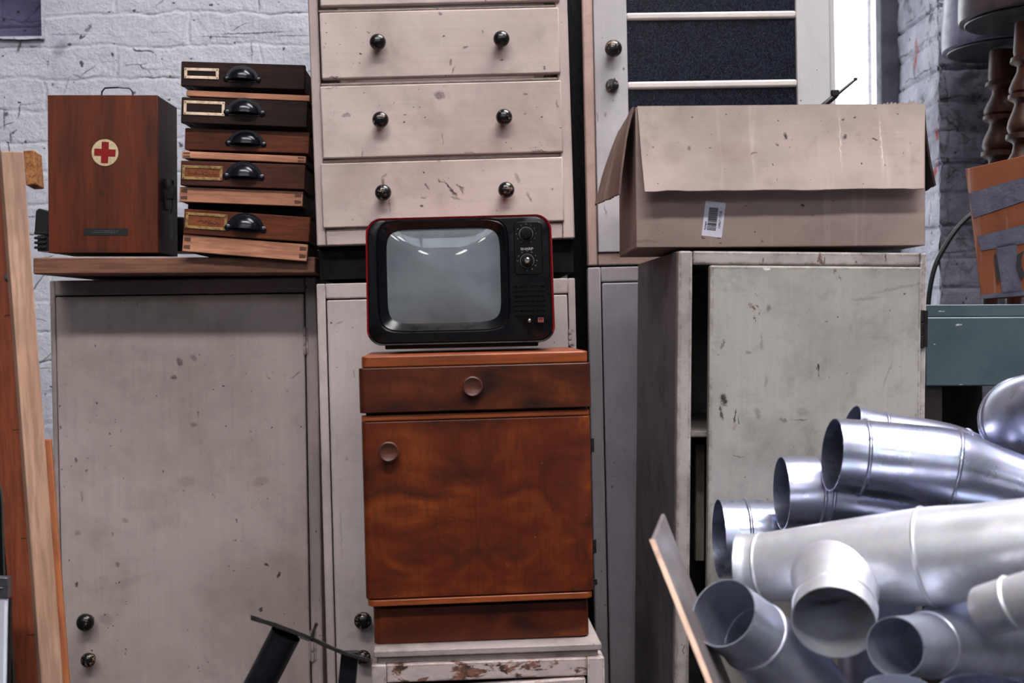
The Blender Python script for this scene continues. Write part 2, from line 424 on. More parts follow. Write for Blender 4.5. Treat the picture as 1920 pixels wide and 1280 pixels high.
# window: dark timber post, pale frame, bright frosted pane
YG = 3.74
bm = BM(); xa = P(1643, 100, YG).x; xb = P(1672, 100, YG).x
FRM = simple('dark_grey_window_frame', (62, 62, 74), .6, 0, .3, .3, 12)
wroot = bpy.data.objects.new('window_1', None); COL.objects.link(wroot); wroot.location = (1, YG, 1.0); wroot['kind'] = 'structure'; wroot['label'] = 'bright tall window beside the glazed cupboard'
def wpart(name, bm, m, **k):
    o = obj(name, bm, m, wroot, **k); o.matrix_parent_inverse = Matrix.Translation((-1, -YG, -1.0)); return o
box(bm, xa, XR + .03, YG - .05, YG + .03, 1.0, 3.4)
box(bm, .6, .66, YG - .05, YG + .03, 1.0, 3.4); box(bm, .6, XR, YG - .05, YG + .03, 3.36, 3.42); box(bm, .6, XR, YG - .06, YG + .03, .98, 1.05)
wpart('window_frame', bm, FRM, bevel=.004)
bm = BM(); x1 = P(1622, 100, YG).x; box(bm, x1, x1 + .012, YG - .03, YG, 1.05, 3.36)
wpart('glazing_bar', bm, simple('white_glazing_bar', (215, 215, 225), .5), bevel=.002)
bm = BM(); box(bm, .62, XR, YG + .005, YG + .012, 1.0, 3.4); wpart('window_pane', bm, emit('daylit_frosted_pane', (.9, .94, 1, 1), WINDOW))
# rest of the hall
CONC = simple('worn_concrete', (46, 45, 48), .8, 0, .3, .35, 3, bumps=.3)
bm = BM(); box(bm, -4, 4, -4.4, YW, -.1, 0); struct('floor', bm, CONC)
HALL = simple('hall_plaster', (66, 66, 72), .85, 0, .2, .2, 2)
bm = BM(); box(bm, -4.2, -4, -4.4, YW, 0, 6.2); struct('wall_left', bm, HALL)
bm = BM(); box(bm, 4, 4.2, -4.4, YW, 0, 6.2); struct('wall_right', bm, HALL)
bm = BM(); box(bm, -4.2, 4.2, -4.6, -4.4, 0, 6.2); struct('wall_front', bm, HALL)
CE = simple('dark_ceiling_boards', (70, 70, 76), .85, 0, .2, .2, 2)
SX0, SX1, SY0, SY1 = -2.6, 2.2, -2.5, -1.75
bm = BM()
OX0, OX1, OY0, OY1 = .3, 3.3, .2, 2.8
box(bm, -4.2, 4.2, -4.6, SY0, 6.2, 6.35); box(bm, -4.2, 4.2, SY1, OY0, 6.2, 6.35); box(bm, -4.2, 4.2, OY1, YW + .4, 6.2, 6.35); box(bm, -4.2, OX0, OY0, OY1, 6.2, 6.35); box(bm, OX1, 4.2, OY0, OY1, 6.2, 6.35); box(bm, -4.2, SX0, SY0, SY1, 6.2, 6.35); box(bm, SX1, 4.2, SY0, SY1, 6.2, 6.35)
struct('ceiling', bm, CE)
sroot = bpy.data.objects.new('window_2', None); COL.objects.link(sroot); sroot['kind'] = 'structure'; sroot['label'] = 'long roof light over the hall'
bm = BM(); box(bm, SX0, SX1, SY0, SY1, 6.30, 6.34)
obj('window_pane', bm, emit('roof_light_glass', (1, .955, .94, 1), SKYLIGHT), sroot)
bm = BM()
for i in range(8):
    x = SX0 + (SX1 - SX0) * i / 7; box(bm, x - .025, x + .025, SY0, SY1, 6.2, 6.298)
obj('window_frame', bm, CE, sroot)
sroot = bpy.data.objects.new('duct_fill_light', None); COL.objects.link(sroot); sroot['kind'] = 'structure'; sroot['label'] = 'added unseen overhead fill panel brightening the heap of ducts'
bm = BM(); box(bm, OX0, OX1, OY0, OY1, 6.30, 6.34); obj('window_pane', bm, emit('duct_fill_glow', (1, .97, .96, 1), OVERHEAD_FILL), sroot)  # glowing panel added overhead to brighten the duct tops
sroot = bpy.data.objects.new('window_4', None); COL.objects.link(sroot); sroot['kind'] = 'structure'; sroot['label'] = 'high row of windows across the far end of the hall'
bm = BM(); box(bm, -3.6, 2.0, -4.399, -4.38, 4.05, 5.0); obj('window_pane', bm, emit('clerestory_glass', (.82, .9, 1, 1), CLERESTORY), sroot)
bm = BM()
for i in range(8):
    x = -3.6 + 5.6 * i / 7; box(bm, x - .03, x + .03, -4.379, -4.34, 4.0, 5.05)
box(bm, -3.6, 2.0, -4.379, -4.34, 4.98, 5.06); box(bm, -3.6, 2.0, -4.379, -4.34, 4.0, 4.07)
obj('window_frame', bm, CE, sroot)
# pendant lamps whose reflections show in the television screen
LG = emit('lamp_glow', (1, .97, .92, 1), 22)
SH = simple('white_enamel_shade', (200, 200, 200), .4); SH = emit('glowing_opal_shade', (1, .98, .95, 1), 16)
lamp0 = None
for i, (x, y, z) in enumerate([(-3.0, -2.2, 3.0), (-2.2, -2.6, 3.15), (-1.55, -2.0, 3.2), (-1.0, -2.7, 3.0), (-.4, -2.2, 2.8), (.3, -2.7, 3.2), (1.0, -2.1, 3.4), (1.8, -2.6, 3.6)]):
    if lamp0 is None:
        e = bpy.data.objects.new('pendant_lamp', None); COL.objects.link(e)
        bm = BM(); lathe(bm, [(.02, .16), (.05, .13), (.12, .08), (.17, 0), (.165, 0), (.11, .07), (.015, .11)], seg=24, cap=False); a = obj('lamp_shade', bm, SH, e)
        bm = BM(); lathe(bm, [(.001, -.03), (.05, -.01), (.06, .03), (.03, .08), (.001, .1)], seg=16, cap=False); b = obj('bulb', bm, LG, e)
        bm = BM(); lathe(bm, [(.004, .14), (.004, 2.7)], seg=8); c = obj('cord', bm, KNOB, e)
        lamp0 = e; L = e
    else:
        L = lamp0.copy(); COL.objects.link(L)
        for ch in (a, b, c):
            q = ch.copy(); COL.objects.link(q); q.parent = L
    L.location = (x, y, z); tag(L, 'white enamel pendant lamp over the hall, mirrored in the television screen', 'lamp', 'pendant lamps mirrored in the television')

# ---------------------------------------------------------------- left cupboard
IRON = simple('dull_iron', (52, 48, 50), .45, .7, .5, .4, 60)
f = Fr('cupboard', 'wide pinkish white plain-door cupboard at the left, under the wooden board', 'cupboard', (92, 526), (593, 519), 2.64, 2.64, floor=True)
h = f.h; w_ = f.w
x0, zt = f.L(104, 556); x1, _ = f.L(570, 548)
LP = dict(specks=.35, dirt=.35)
pm = paint('pinkish_cupboard_paint', (176, 162, 160), (150, 138, 137), seed=1, specks=.3, dirt=.3, edge_dark=.7, edge_r=.006)
bm = BM(); shell(bm, w_, h, .6, x0 - .002, w_ - x1 - .002, h - zt - .002, .08)
obj('carcass', bm, pm, f.o, bevel=.004)
G1 = lin((70, 62, 62)); BR = lin((110, 80, 66))
mk = f.mk([(338, 678, 7, 10, 20, .8, G1), (327, 707, 7, 6, 0, .85, G1), (364, 670, 6, 9, 30, .5, G1), (364, 796, 8, 5, 0, .5, G1), (144, 862, 3, 6, 0, .8),
           (163, 882, 4, 2, 0, .7), (147, 998, 7, 6, 0, .35), (500, 1057, 5, 4, 0, 1), (523, 1077, 4, 8, -30, 1), (490, 1142, 4, 4, 0, 1), (182, 754, 2, 2, 0, 1),
           (295, 742, 2, 2, 0, 1), (180, 648, 2, 2, 0, 1), (221, 1058, 5, 5, 0, .6), (375, 665, 2, 2, 0, 1), (372, 775, 1.5, 7, 0, .8, BR), (307, 881, 2, 2, 0, 1), (425, 798, 2, 2, 0, 1),
           (490, 902, 18, 10, 25, .4, lin((130, 105, 100))), (350, 902, 22, 12, 0, .25, lin((120, 95, 90))), (212, 1000, 3, 5, 0, .6), (145, 1095, 4, 5, 0, .9), (155, 930, 3, 14, 5, .5, BR), (555, 703, 12, 1.6, 35, .6), (240, 1090, 40, 10, 20, .15, G1),
           (445, 976, 2, 5, 0, .8), (200, 1160, 16, 12, -20, .3, G1), (345, 920, 3, 2, 0, .7), (400, 730, 1.5, 1.5, 0, 1), (510, 800, 1.5, 3, 0, 1), (235, 975, 7, 6, 0, .35), (115, 800, 2, 4, 0, .9), (113, 760, 2, 3, 0, .9), (132, 1050, 2, 3, 0, .8)])
pd = paint('pinkish_cupboard_door_paint', (184, 170, 166), (160, 146, 142), mk, seed=2, specks=.3, dirt=.3, edge_dark=.6)
bm = BM(); box(bm, x0 + .001, x1 - .001, -.004, .016, .083, zt - .001)
door = obj('door', bm, pd, f.o, bevel=.003)
for q, r in (((169, 1160), .0205), ((173, 1231), .0172)):
    kx, kz = f.L(*q); knob(door, kx, kz, r, -.004)
for (a, b) in (((571, 612), (571, 665)), ((586, 1180), (586, 1240))):
    x, za = f.L(*a); _, zb = f.L(*b); hinge(f.o, x, zb, za, -.003, pm)

# ---------------------------------------------------------------- board on the cupboard
WB = wood('dirty_board_wood', (96, 62, 48), (128, 86, 66), (150, 104, 80), 'x', .8, .6, 0, 3)
f = Fr('wooden_board', 'long worn wooden board lying on the wide left cupboard under case and drawers', 'board', (62, 514), (591, 512), 2.5, 2.5)
bm = BM(); box(bm, 0, f.w, 0, .6, 0, .036)
obj('plank', bm, WB, f.o, bevel=.003)
# ---------------------------------------------------------------- black case behind
BLK = simple('black_plastic', (20, 20, 24), .4, 0, .5, .3, 30)
f = Fr('black_case', 'black plastic case with ribbed edge behind the red cross box', 'case', (64, 471), (344, 471), 2.74)
bm = BM(); x, z0 = f.L(66, 438); x9, z9 = f.L(100, 390)
prism(bm, [(0.0, z0), (.03, z0 - .004), (f.w, z0 - .004), (f.w, z9 * .8), (.05, z9 - .012), (.012, z9), (.004, z9 - .006)], 0, .12)
obj('lid', bm, BLK, f.o, bevel=.003)
bm = BM(); box(bm, .006, f.w, .004, .118, 0, z0 - .004)
for i in range(4): box(bm, .0, .028, -.001, .12, .006 + i * .0115, .0125 + i * .0115)
obj('ribbed_base', bm, BLK, f.o, bevel=.0015)
# ---------------------------------------------------------------- first aid case
f = Fr('first_aid_box', 'tall reddish brown wooden box with a red cross roundel', 'box', (91, 474), (297, 474), 2.52)
_, zt = f.L(91, 178); w_ = f.w
WM = wood('reddish_case_wood', (78, 32, 15), (96, 42, 19), (114, 53, 25), 'z', .55, .45, 0, 5, f.mk([(122, 290, 22, 60, 0, .3, lin((30, 26, 26))), (282, 260, 16, 50, 0, .3, lin((30, 26, 26))), (195, 300, 40, 70, 0, .0, DK), (190, 362, 5, 7, 30, .4), (170, 470, 60, 6, 0, .4)]), spec=.3)
WD = wood('shaded_case_side', (34, 18, 14), (48, 24, 18), (60, 32, 24), 'z', .7, .5, 0, 6)  # darker than the front wood: shade of the side put into the colour
bm = BM(); box(bm, .001, w_ - .001, .012, .15, 0, zt); obj('body', bm, WD, f.o, bevel=.0015)
bm = BM(); box(bm, 0, w_, 0, .012, 0, zt); obj('front_panel', bm, WM, f.o, bevel=.0015)
cx, cz = f.L(197, 286); r = .0295
bm = BM(); lathe(bm, [(r, 0), (r, .0008)], (cx, 0, cz), (0, -1, 0), 48)
obj('roundel', bm, simple('cream_roundel', (206, 186, 150), .6, 0, .3, .12, 120), f.o)
bm = BM(); a, b = .0078, .0235
pts = [(a, b), (-a, b), (-a, a), (-b, a), (-b, -a), (-a, -a), (-a, -b), (a, -b), (a, -a), (b, -a), (b, a), (a, a)]
th = math.radians(-3)
pts = [(cx + x * math.cos(th) - z * math.sin(th), cz + x * math.sin(th) + z * math.cos(th)) for x, z in pts]
prism(bm, pts, -.0013, -.0006); obj('red_cross', bm, simple('cross_red', (134, 14, 16), .55, 0, .3, .1), f.o)
xa, za = f.L(158, 441); xb, zb = f.L(240, 428)
bm = BM(); random.seed(3)
top = [(xb - (xb - xa) * i / 14, zb + random.uniform(-.0012, .0012)) for i in range(15)]
prism(bm, [(xa, za), (xb, za)] + top, -.0008, 0); lb = obj('label_plate', bm, simple('black_label', (18, 18, 22), .5), f.o)
for k, (s_, dz) in enumerate((('THE WOODEN CABINET', .0022), ('WITH FIRST AID FITTINGS', -.0024))):
    pass
bm = BM()
for k in range(2):
    xx = xa + .018 + k * .004
    while xx < xb - .022:
        l_ = random.uniform(.002, .006); box(bm, xx, xx + l_, -.0011, -.0006, (za + zb) / 2 - .002 + k * .0035, (za + zb) / 2 - .0012 + k * .0035); xx += l_ + .0016
obj('printed_lines', bm, simple('faded_print', (110, 110, 112), .6), lb)
xa, _ = f.L(181, 177); xb, _ = f.L(241, 177)
bm = BM(); tube(bm, [(x, .03, zt + z * 1.5 + .004) for x, z in ((xa, -.004), (xa + .001, .006), (xa + .008, .0115), ((xa + xb) / 2, .0125), (xb - .008, .0115), (xb - .001, .006), (xb, -.004))], .0019, 10)
obj('wire_handle', bm, simple('steel_wire', (70, 70, 78), .3, .9), f.o)
# hasp and padlock on the right side
bm = BM(); box(bm, w_ - .001, w_ + .004, .05, .075, .15, .17); box(bm, w_ - .001, w_ + .003, .05, .07, .10, .135); obj('hasp', bm, IRON, f.o, bevel=.001)
bm = BM(); tube(bm, [(w_ + .012, .063 + .009 * math.cos(a), .155 + .015 * math.sin(a)) for a in [math.pi * i / 10 for i in range(11)]], .0018, 8); box(bm, w_ + .004, w_ + .02, .05, .076, .125, .155)
obj('padlock', bm, IRON, f.o, bevel=.003)
bm = BM(); box(bm, w_ + .008, w_ + .0095, .045, .078, .035, .095); obj('tag', bm, simple('metal_tag', (58, 56, 60), .4, .5), f.o, bevel=.0005)
bm = BM(); tube(bm, [(w_ + .012, .063, .127), (w_ + .0125, .063, .108), (w_ + .009, .062, .09)], .0012, 8); obj('wire_loop', bm, IRON, f.o)

# ---------------------------------------------------------------- stack of small drawers
DKW = [wood('blackened_drawer_front', (24, 15, 13), (40, 24, 20), (62, 36, 28), 'x', 1.1, .5, 0, 11, spec=.15),
       wood('brown_drawer_front', (60, 28, 16), (98, 48, 26), (124, 66, 36), 'x', 1.0, .45, 0, 12, spec=.2),
       wood('mid_brown_drawer_front', (58, 28, 20), (80, 40, 28), (96, 52, 36), 'x', 1.1, .5, 0, 13, spec=.2)]
PINE = [wood('aged_pine_%d' % i, (172, 114, 86), (200, 138, 108), (218, 158, 124), 'x', 1.0, .6, .6 if i == 0 else 0, 20 + i) for i in range(3)]
PINEY = wood('grey_drawer_side', (74, 56, 50), (100, 76, 66), (120, 92, 80), 'y', 1.0, .6, 0, 25)
CUP = simple('black_cup_pull', (22, 24, 34), .22, .35, .6, .3, 80)
BRASS = simple('pale_brass', (236, 212, 190), .5, 0, .5, .1, 60, (196, 168, 138))
OLDB = simple('tarnished_brass', (168, 134, 84), .45, .2, .5, .25, 90, (104, 76, 40))
CARD = simple('orange_card', (128, 70, 34), .6, 0, .3, .25, 60)
INK = simple('brown_ink', (44, 22, 14), .6)
def rim(bm, x0, x1, z0, z1, t, y0, y1):
    box(bm, x0, x1, y0, y1, z1 - t, z1); box(bm, x0, x1, y0, y1, z0, z0 + t); box(bm, x0, x0 + t, y0, y1, z0 + t, z1 - t); box(bm, x1 - t, x1, y0, y1, z0 + t, z1 - t)
def cup_pull(parent, cx, z0, wd, hh, y=0):
    bm = BM(); nu, nv = 20, 8
    # flange: a flat half-moon plate with two ears
    pts = [(cx + (wd * .5) * math.cos(math.pi * i / 24) * 1.0, z0 + hh * 1.0 * math.sin(math.pi * i / 24)) for i in range(25)]
    prism(bm, pts + [(cx - wd * .5, z0 - hh * .08), (cx + wd * .5, z0 - hh * .08)], y - .0015, y)
    for s in (-1, 1): lathe(bm, [(hh * .2, 0), (hh * .2, .0018), (hh * .1, .0035), (.0002, .0036)], (cx + s * wd * .47, y, z0 + hh * .08), (0, -1, 0), 14)
    lathe(bm, [(hh * .1, 0), (hh * .1, .002)], (cx, y, z0 + hh * .92), (0, -1, 0), 12)
    g = []
    for j in range(nv + 1):
        t = j / nv; row = []
        for i in range(nu + 1):
            u = math.pi * i / nu
            # shell bulging out towards -y, open at the bottom
            a = t * math.pi / 2
            R = .41 * wd; H = hh * .88
            sc = math.cos(a)
            row.append(bm.verts.new((cx + R * math.cos(u) * (1 - .12 * t), y - .021 * math.sin(a) * (.25 + .75 * math.sin(u)), z0 + H * math.sin(u) * (sc * .92 + .08))))
        g.append(row)
    for j in range(nv):
        for i in range(nu): bm.faces.new((g[j][i], g[j][i + 1], g[j + 1][i + 1], g[j + 1][i]))
    bmesh.ops.remove_doubles(bm, verts=bm.verts, dist=1e-5)
    return obj('cup_pull', bm, CUP, parent, ang=60)
def dovetails(parent, w, h, side, m):
    bm = BM(); n = 2
    for i in range(n):
        zc = h * (.28 + .44 * i); x0 = .003 if side < 0 else w - .017
        prism(bm, [(x0, zc - h * .09), (x0 + .014, zc - h * .13), (x0 + .014, zc + h * .13), (x0, zc + h * .09)] if side < 0 else [(x0, zc - h * .13), (x0 + .014, zc - h * .09), (x0 + .014, zc + h * .09), (x0, zc + h * .13)], -.0005, .001)
    return obj('dovetail', bm, m, parent, smooth=False)
# (bl, br, height px, Y, kind, label, holder)
stack = [
 ((341, 471), (575, 490), 32, 2.475, 'p', 'pine drawer turned back to front at the foot of the drawer stack', 0),
 ((343, 438), (579, 454), 47, 2.47, 'd', 'lowest front-facing brown drawer of the stack, orange card and lone tarnished brass frame', 1),
 ((352, 393), (580, 405), 11, 2.52, 'k', 'nearly black thin drawer back in the dark gap above the lowest cup-pull drawer', 1),
 ((336, 378), (567, 387), 28, 2.468, 'p', 'pine drawer with dark dovetails directly above the lowest cup-pull drawer', 1),
 ((338, 347), (571, 355), 46, 2.458, 'd', 'brown drawer with handwritten orange card, second cup-pull front from the bottom', 1),
 ((341, 296), (573, 306), 13, 2.47, 'p', 'pale pine drawer back squeezed above the handwritten-card drawer', 2),
 ((346, 280), (579, 288), 40, 2.478, 'd', 'brown drawer with a cup pull but no card frame, middle of stack', 2),
 ((339, 230), (575, 239), 48, 2.46, 'd', 'blackened drawer with a large pale label frame, second front from top', 0),
 ((349, 180), (580, 190), 11, 2.466, 'p', 'thin pine drawer back showing between the two blackened top drawers', 1),
 ((339, 161), (571, 168), 46, 2.46, 'd', 'topmost blackened drawer of the stack with small pale label frame', 0),
]
holder = {1: ((349, 396), (425, 434), OLDB, 1), 4: ((342, 308), (417, 340), OLDB, 1), 7: ((345, 187), (421, 219), BRASS, 0), 9: ((346, 126), (410, 150), BRASS, 0)}
pulls = {1: (460, 431, 71, 32), 4: (457, 334, 70, 31), 6: (461, 272, 70, 28), 7: (458, 214, 70, 30), 9: (454, 151, 63, 28)}
SMD = simple('dark_dovetail', (96, 62, 46), .7)
for i, (bl, br, hp, Y, kd, lab, mi) in enumerate(stack):
    f = Fr('small_drawer', lab, 'drawer', bl, br, Y, Y + .006, group='stacked small wooden drawers')
    k = Y / F; hh = hp * k; w_ = f.w; dep = .3 if kd == 'd' else .28
    fm = DKW[{1: 1, 4: 2, 6: 1, 7: 0, 9: 0}[i]] if kd == 'd' else (PINE[mi] if kd == 'p' else DKW[0])
    bm = BM(); box(bm, 0, w_, 0, .016 if kd == 'd' else .01, 0, hh); obj('front' if kd == 'd' else 'back_panel', bm, fm, f.o, bevel=.0015)
    bm = BM(); y0 = .016 if kd == 'd' else .01
    box(bm, .003, .013, y0, dep, 0, hh * .92); box(bm, w_ - .013, w_ - .003, y0, dep, 0, hh * .92); box(bm, .013, w_ - .013, dep - .01, dep, 0, hh * .92)
    box(bm, .013, w_ - .013, y0, dep - .01, .002, .007)
    obj('tray', bm, PINEY, f.o, bevel=.001)
    if kd == 'p' and i != 8:
        dovetails(f.o, w_, hh, -1, SMD); dovetails(f.o, w_, hh, 1, SMD)
    if i in pulls:
        a, b, wd, hp2 = pulls[i]; x, z = f.L(a, b); cup_pull(f.o, x, z, wd * k, hp2 * k)
    if i in holder:
        a, b, m, card = holder[i]; xa, za = f.L(a[0], a[1]); xb, zb = f.L(b[0], b[1])
        cz_ = (f.L(a[0], b[1])[1] + f.L(b[0], a[1])[1]) / 2; hz = abs(za - zb) / 2
        z0, z1 = (za + zb) / 2 - hz * .92, (za + zb) / 2 + hz * .92
        bm = BM(); rim(bm, xa, xb, z0, z1, .0062, -.002, .0002)
        h_ = obj('label_holder', bm, m, f.o, bevel=.0006)
        for sx in (xa + .003, xb - .003):
            for sz in (z0 + .003, z1 - .003):
                bm = BM(); lathe(bm, [(.0014, 0), (.0012, .0007)], (sx, -.002, sz), (0, -1, 0), 10); obj('pin', bm, IRON, h_)
        if card:
            bm = BM(); box(bm, xa + .005, xb - .005, -.0008, .0001, z0 + .005, z1 - .005); cd = obj('card', bm, CARD, f.o)
            bm = BM(); random.seed(i + 4)
            x = xa + (.016 if i == 4 else .026)
            zc = (z0 + z1) / 2
            pts = []
            while x < xb - .014: pts.append((x, -.001, zc - .001 + random.uniform(-.0035, .0035) + (x - xa) * -.03)); x += .0022
            tube(bm, pts, .0006, 5)
            if i == 4: tube(bm, [(xa + .011, -.001, zc + .003), (xa + .014, -.001, zc + .005), (xa + .015, -.001, zc + .001), (xa + .012, -.001, zc - .003), (xa + .016, -.001, zc - .003)], .0005, 5)
            obj('handwriting', bm, INK, cd)

# ---------------------------------------------------------------- chest of drawers
f = Fr('chest_of_drawers', 'tall off-white chest of drawers with round black knobs behind the television', 'chest of drawers', (594, 461), (1078, 446), 2.4, 2.42)
w_ = f.w; H = 1.0
CP = dict(specks=.4, dirt=.3)
cpm = paint('off_white_chest_paint', (198, 181, 176), (174, 157, 153), seed=4, specks=.5, dirt=.35, edge_dark=.8, wear=.0)
sl = f.L(603, 300)[0]; sr = w_ - f.L(1058, 300)[0]
bm = BM(); shell(bm, w_, H, .5, .02, .026, .03, .033)
rows = [((606, 430), (1058, 415), (608, 304), (1056, 296)), ((606, 296), (1056, 290), (604, 158), (1053, 155)), ((604, 148), (1051, 142), (601, 22), (1049, 17)), ((601, 12), (1049, 7), (600, -130), (1046, -130))]
dr = []
for (a, b, c, d) in rows:
    z0 = (f.L(*a)[1] + f.L(*b)[1]) / 2; z1 = (f.L(*c)[1] + f.L(*d)[1]) / 2
    dr.append((f.L(*a)[0], f.L(*b)[0], z0, z1))
for q in dr: box(bm, .02, w_ - .026, .0, .02, q[3] + .001, q[3] + .007)
obj('carcass', bm, cpm, f.o, bevel=.0025)
mks = [f.mk([(719, 345, 4, 14, 5, .8, lin((96, 70, 56))), (731, 385, 1.5, 16, 3, .7, BR), (722, 330, 6, 3, 40, .6, BR), (842, 350, 1.8, 18, 40, .95), (850, 362, 3, 12, 50, .95), (862, 350, 10, 2, -30, .7), (866, 358, 3, 10, 20, .6),
             (800, 350, 2, 9, 30, .7), (826, 340, 9, 1.5, -30, .8), (795, 371, 7, 1.5, 0, .6), (791, 388, 3, 3, 0, 1), (970, 335, 5, 12, 20, .45, G1), (992, 370, 3, 11, 30, .6, G1), (824, 300, 4, 6, 0, .6), (855, 372, 12, 3, -20, .5), (1035, 355, 3, 3, 0, .6), (930, 396, 2, 2, 0, 1)]),
       f.mk([(824, 180, 11, 9, 0, .75, lin((84, 72, 68))), (650, 217, 10, 5, 0, .6, G1), (985, 178, 5, 3, 0, .7), (984, 214, 4, 3, 0, .6, BR), (758, 231, 2, 2, 0, 1), (830, 262, 1.2, 16, 0, .5), (950, 268, 1.5, 3, 0, .8), (1015, 220, 3, 2, 0, .9), (1044, 196, 2, 9, 0, .6, BR), (625, 165, 38, 1.2, 6, .5), (880, 287, 12, 2, 0, .7), (1010, 284, 18, 2, 0, .7), (787, 202, 3, 2, 0, .5), (680, 288, 2, 8, 0, .5)]),
       f.mk([(845, 118, 3, 9, 0, .8, lin((120, 84, 70))), (850, 133, 1.7, 9, -25, .8, lin((110, 76, 64))), (826, 29, 5, 4, 20, .7), (832, 70, 2, 2, 0, 1), (676, 103, 2.5, 2.5, 0, 1), (940, 115, 2.5, 2.5, 0, 1), (873, 90, 5, 2, 0, .8), (638, 85, 2, 2, 0, .7), (675, 121, 2, 2, 0, .8), (1020, 128, 2, 3, 0, .8), (628, 146, 12, 2, 0, .8), (800, 18, 14, 1.5, 0, .7), (905, 62, 2, 4, 0, .6)]), []]
kn = [((719, 362), (949, 357)), ((714, 226), (945, 221)), ((709, 81), (940, 75)), ()]
for i, (x0, x1, z0, z1) in enumerate(dr):
    m = paint('off_white_drawer_paint_%d' % i, (198, 181, 175), (172, 154, 148), mks[i], seed=5 + i, specks=.8, dirt=.35, grain='x', edge_dark=.6)
    bm = BM(); box(bm, x0, x1, -.008, .012, z0 + .001, z1 - .001)
    for s in (x0 + .02, x1 - .03): box(bm, s, s + .01, .012, .42, z0 + .01, z1 - .02)
    d = obj('drawer', bm, m, f.o, bevel=.0028)
    for q in kn[i]:
        x, z = f.L(q[0], q[1], -.02); knob(d, x, z, .0172, -.008)
# recessed plinth, painted black for the shade in the gap under the chest
bm = BM(); box(bm, .0, w_ - .002, .03, .48, -.07, 0); obj('recessed_plinth', bm, simple('gap_shade_black', (14, 12, 14), .8, 0, .2), f.o)

# ---------------------------------------------------------------- cupboard below the chest
f = Fr('cupboard', 'off-white cupboard behind the brown bedside cabinet, under the chest of drawers', 'cupboard', (593, 532), (1078, 521), 2.42, 2.44, floor=True)
w_, h = f.w, f.h; x0, zt = f.L(612, 562); x1, _ = f.L(1064, 550)
bm = BM(); shell(bm, w_, h, .5, x0 - .002, w_ - x1 - .002, h - zt - .002, .07)
pm2 = paint('off_white_lower_paint', (196, 182, 180), (172, 160, 158), seed=12, specks=.6, dirt=.4, edge_dark=.8)
obj('carcass', bm, pm2, f.o, bevel=.003)
mk = f.mk([(640, 1000, 2, 60, 0, .25), (625, 990, 1.2, 16, 0, .8), (627, 1150, 1.2, 12, 0, .8), (664, 700, 1.5, 9, 20, .5), (650, 860, 5, 5, 0, .3), (636, 606, 12, 1, 30, .5), (660, 1190, 12, 8, 0, .2)])
pd2 = paint('off_white_lower_door_paint', (192, 180, 178), (176, 164, 162), mk, seed=13, specks=.7, dirt=.35, edge_dark=.75)
bm = BM(); box(bm, x0 + .001, x1 - .001, -.004, .016, .073, zt - .001); door = obj('door', bm, pd2, f.o, bevel=.003)
for q, r in (((683, 1157), .019), ((683, 1226), .0165)):
    kx, kz = f.L(*q); knob(door, kx, kz, r, -.004)
x, za = f.L(1068, 616); _, zb = f.L(1068, 648); hinge(f.o, x, zb, za, -.003, pm2)

# ---------------------------------------------------------------- tall glazed cupboard
YT = 2.7
f = Fr('glazed_cupboard', 'tall white cupboard with black patterned glass door behind the carton', 'cupboard', (1102, 498), (1586, 488), YT, YT + .02)
H1 = .95; w_ = f.L(1566, 100)[0]
sh = f.h
tm = paint('cool_white_cupboard_paint', (186, 183, 187), (166, 163, 167), seed=15, specks=.25, dirt=.2, edge_dark=.4)
tpk = paint('pink_worn_stile_paint', (190, 164, 156), (166, 140, 132), seed=16, specks=.7, dirt=.5, edge_dark=.9)
xl, _ = f.L(1113, 100); zd = f.L(1120, 474)[1]
bm = BM(); h_up = .9
box(bm, 0, xl, 0, .02, 0, h_up); box(bm, xl, w_, 0, .02, 0, zd - .001)
xs = f.L(1556, 100)[0]
box(bm, .016, w_ - .016, .442, .45, 0, h_up); box(bm, .016, w_ - .016, .02, .442, 0, .016); box(bm, .0, w_, 0, .45, h_up, h_up + .02)
obj('upper_carcass', bm, tpk, f.o, bevel=.003)
bm = BM(); box(bm, 0.0005, .0155, .0205, .6, -f.h * 0 - 1.2, h_up); obj('side_panel', bm, simple('gap_shade_side', (16, 13, 15), .9, 0, .1), f.o)  # side painted near-black to stand for the shade in the gap
bm = BM(); box(bm, xs, w_, 0, .0199, .0, h_up - .001); box(bm, w_ - .0158, w_, .0201, .441, 0.017, h_up - .001); obj('right_stile', bm, tm, f.o, bevel=.003)
DARKIN = simple('dark_cupboard_inside', (34, 34, 44), .8)
gx0, _ = f.L(1176, 100); gx1, _ = f.L(1493, 100)
bm = BM()
box(bm, xl + .001, gx0, -.004, .018, zd + .001, h_up - .002); box(bm, gx1, xs - .001, -.004, .018, zd + .001, h_up - .002)
zb0 = f.L(1300, 470)[1]; box(bm, gx0, gx1, -.004, .018, zd + .001, zb0 + .06 * 0 + .07)
dmk = f.mk([(1135, 215, 3, 6, 0, .6, BR), (1168, 130, 2, 3, 0, .8), (1148, 190, 2, 2, 0, .8), (1120, 220, 2, 10, 0, .6, BR), (1135, 395, 2, 14, 10, .5)])
door = obj('glazed_door', bm, paint('cool_white_door_paint', (190, 187, 190), (170, 167, 171), dmk, seed=17, specks=.3, dirt=.25, edge_dark=.5), f.o, bevel=.002)
BARM = paint('white_bar_paint', (214, 206, 202), (196, 188, 186), seed=18, grain='x', specks=.1, dirt=.2, edge_dark=.2)
for (ya, yb) in ((22, 36), (151, 165), (-110, -96), (282, 296)):
    _, z1 = f.L(1330, ya); _, z0 = f.L(1330, yb)
    bm = BM(); prism(bm, [(0, 0), (0, 1), (1, 1), (1, 0)], 0, 1); bm.free()
    bm = BM(); box(bm, gx0 - .001, gx1 + .001, -.003, .012, z0, z1); obj('glazing_bar', bm, BARM, door, bevel=.005)
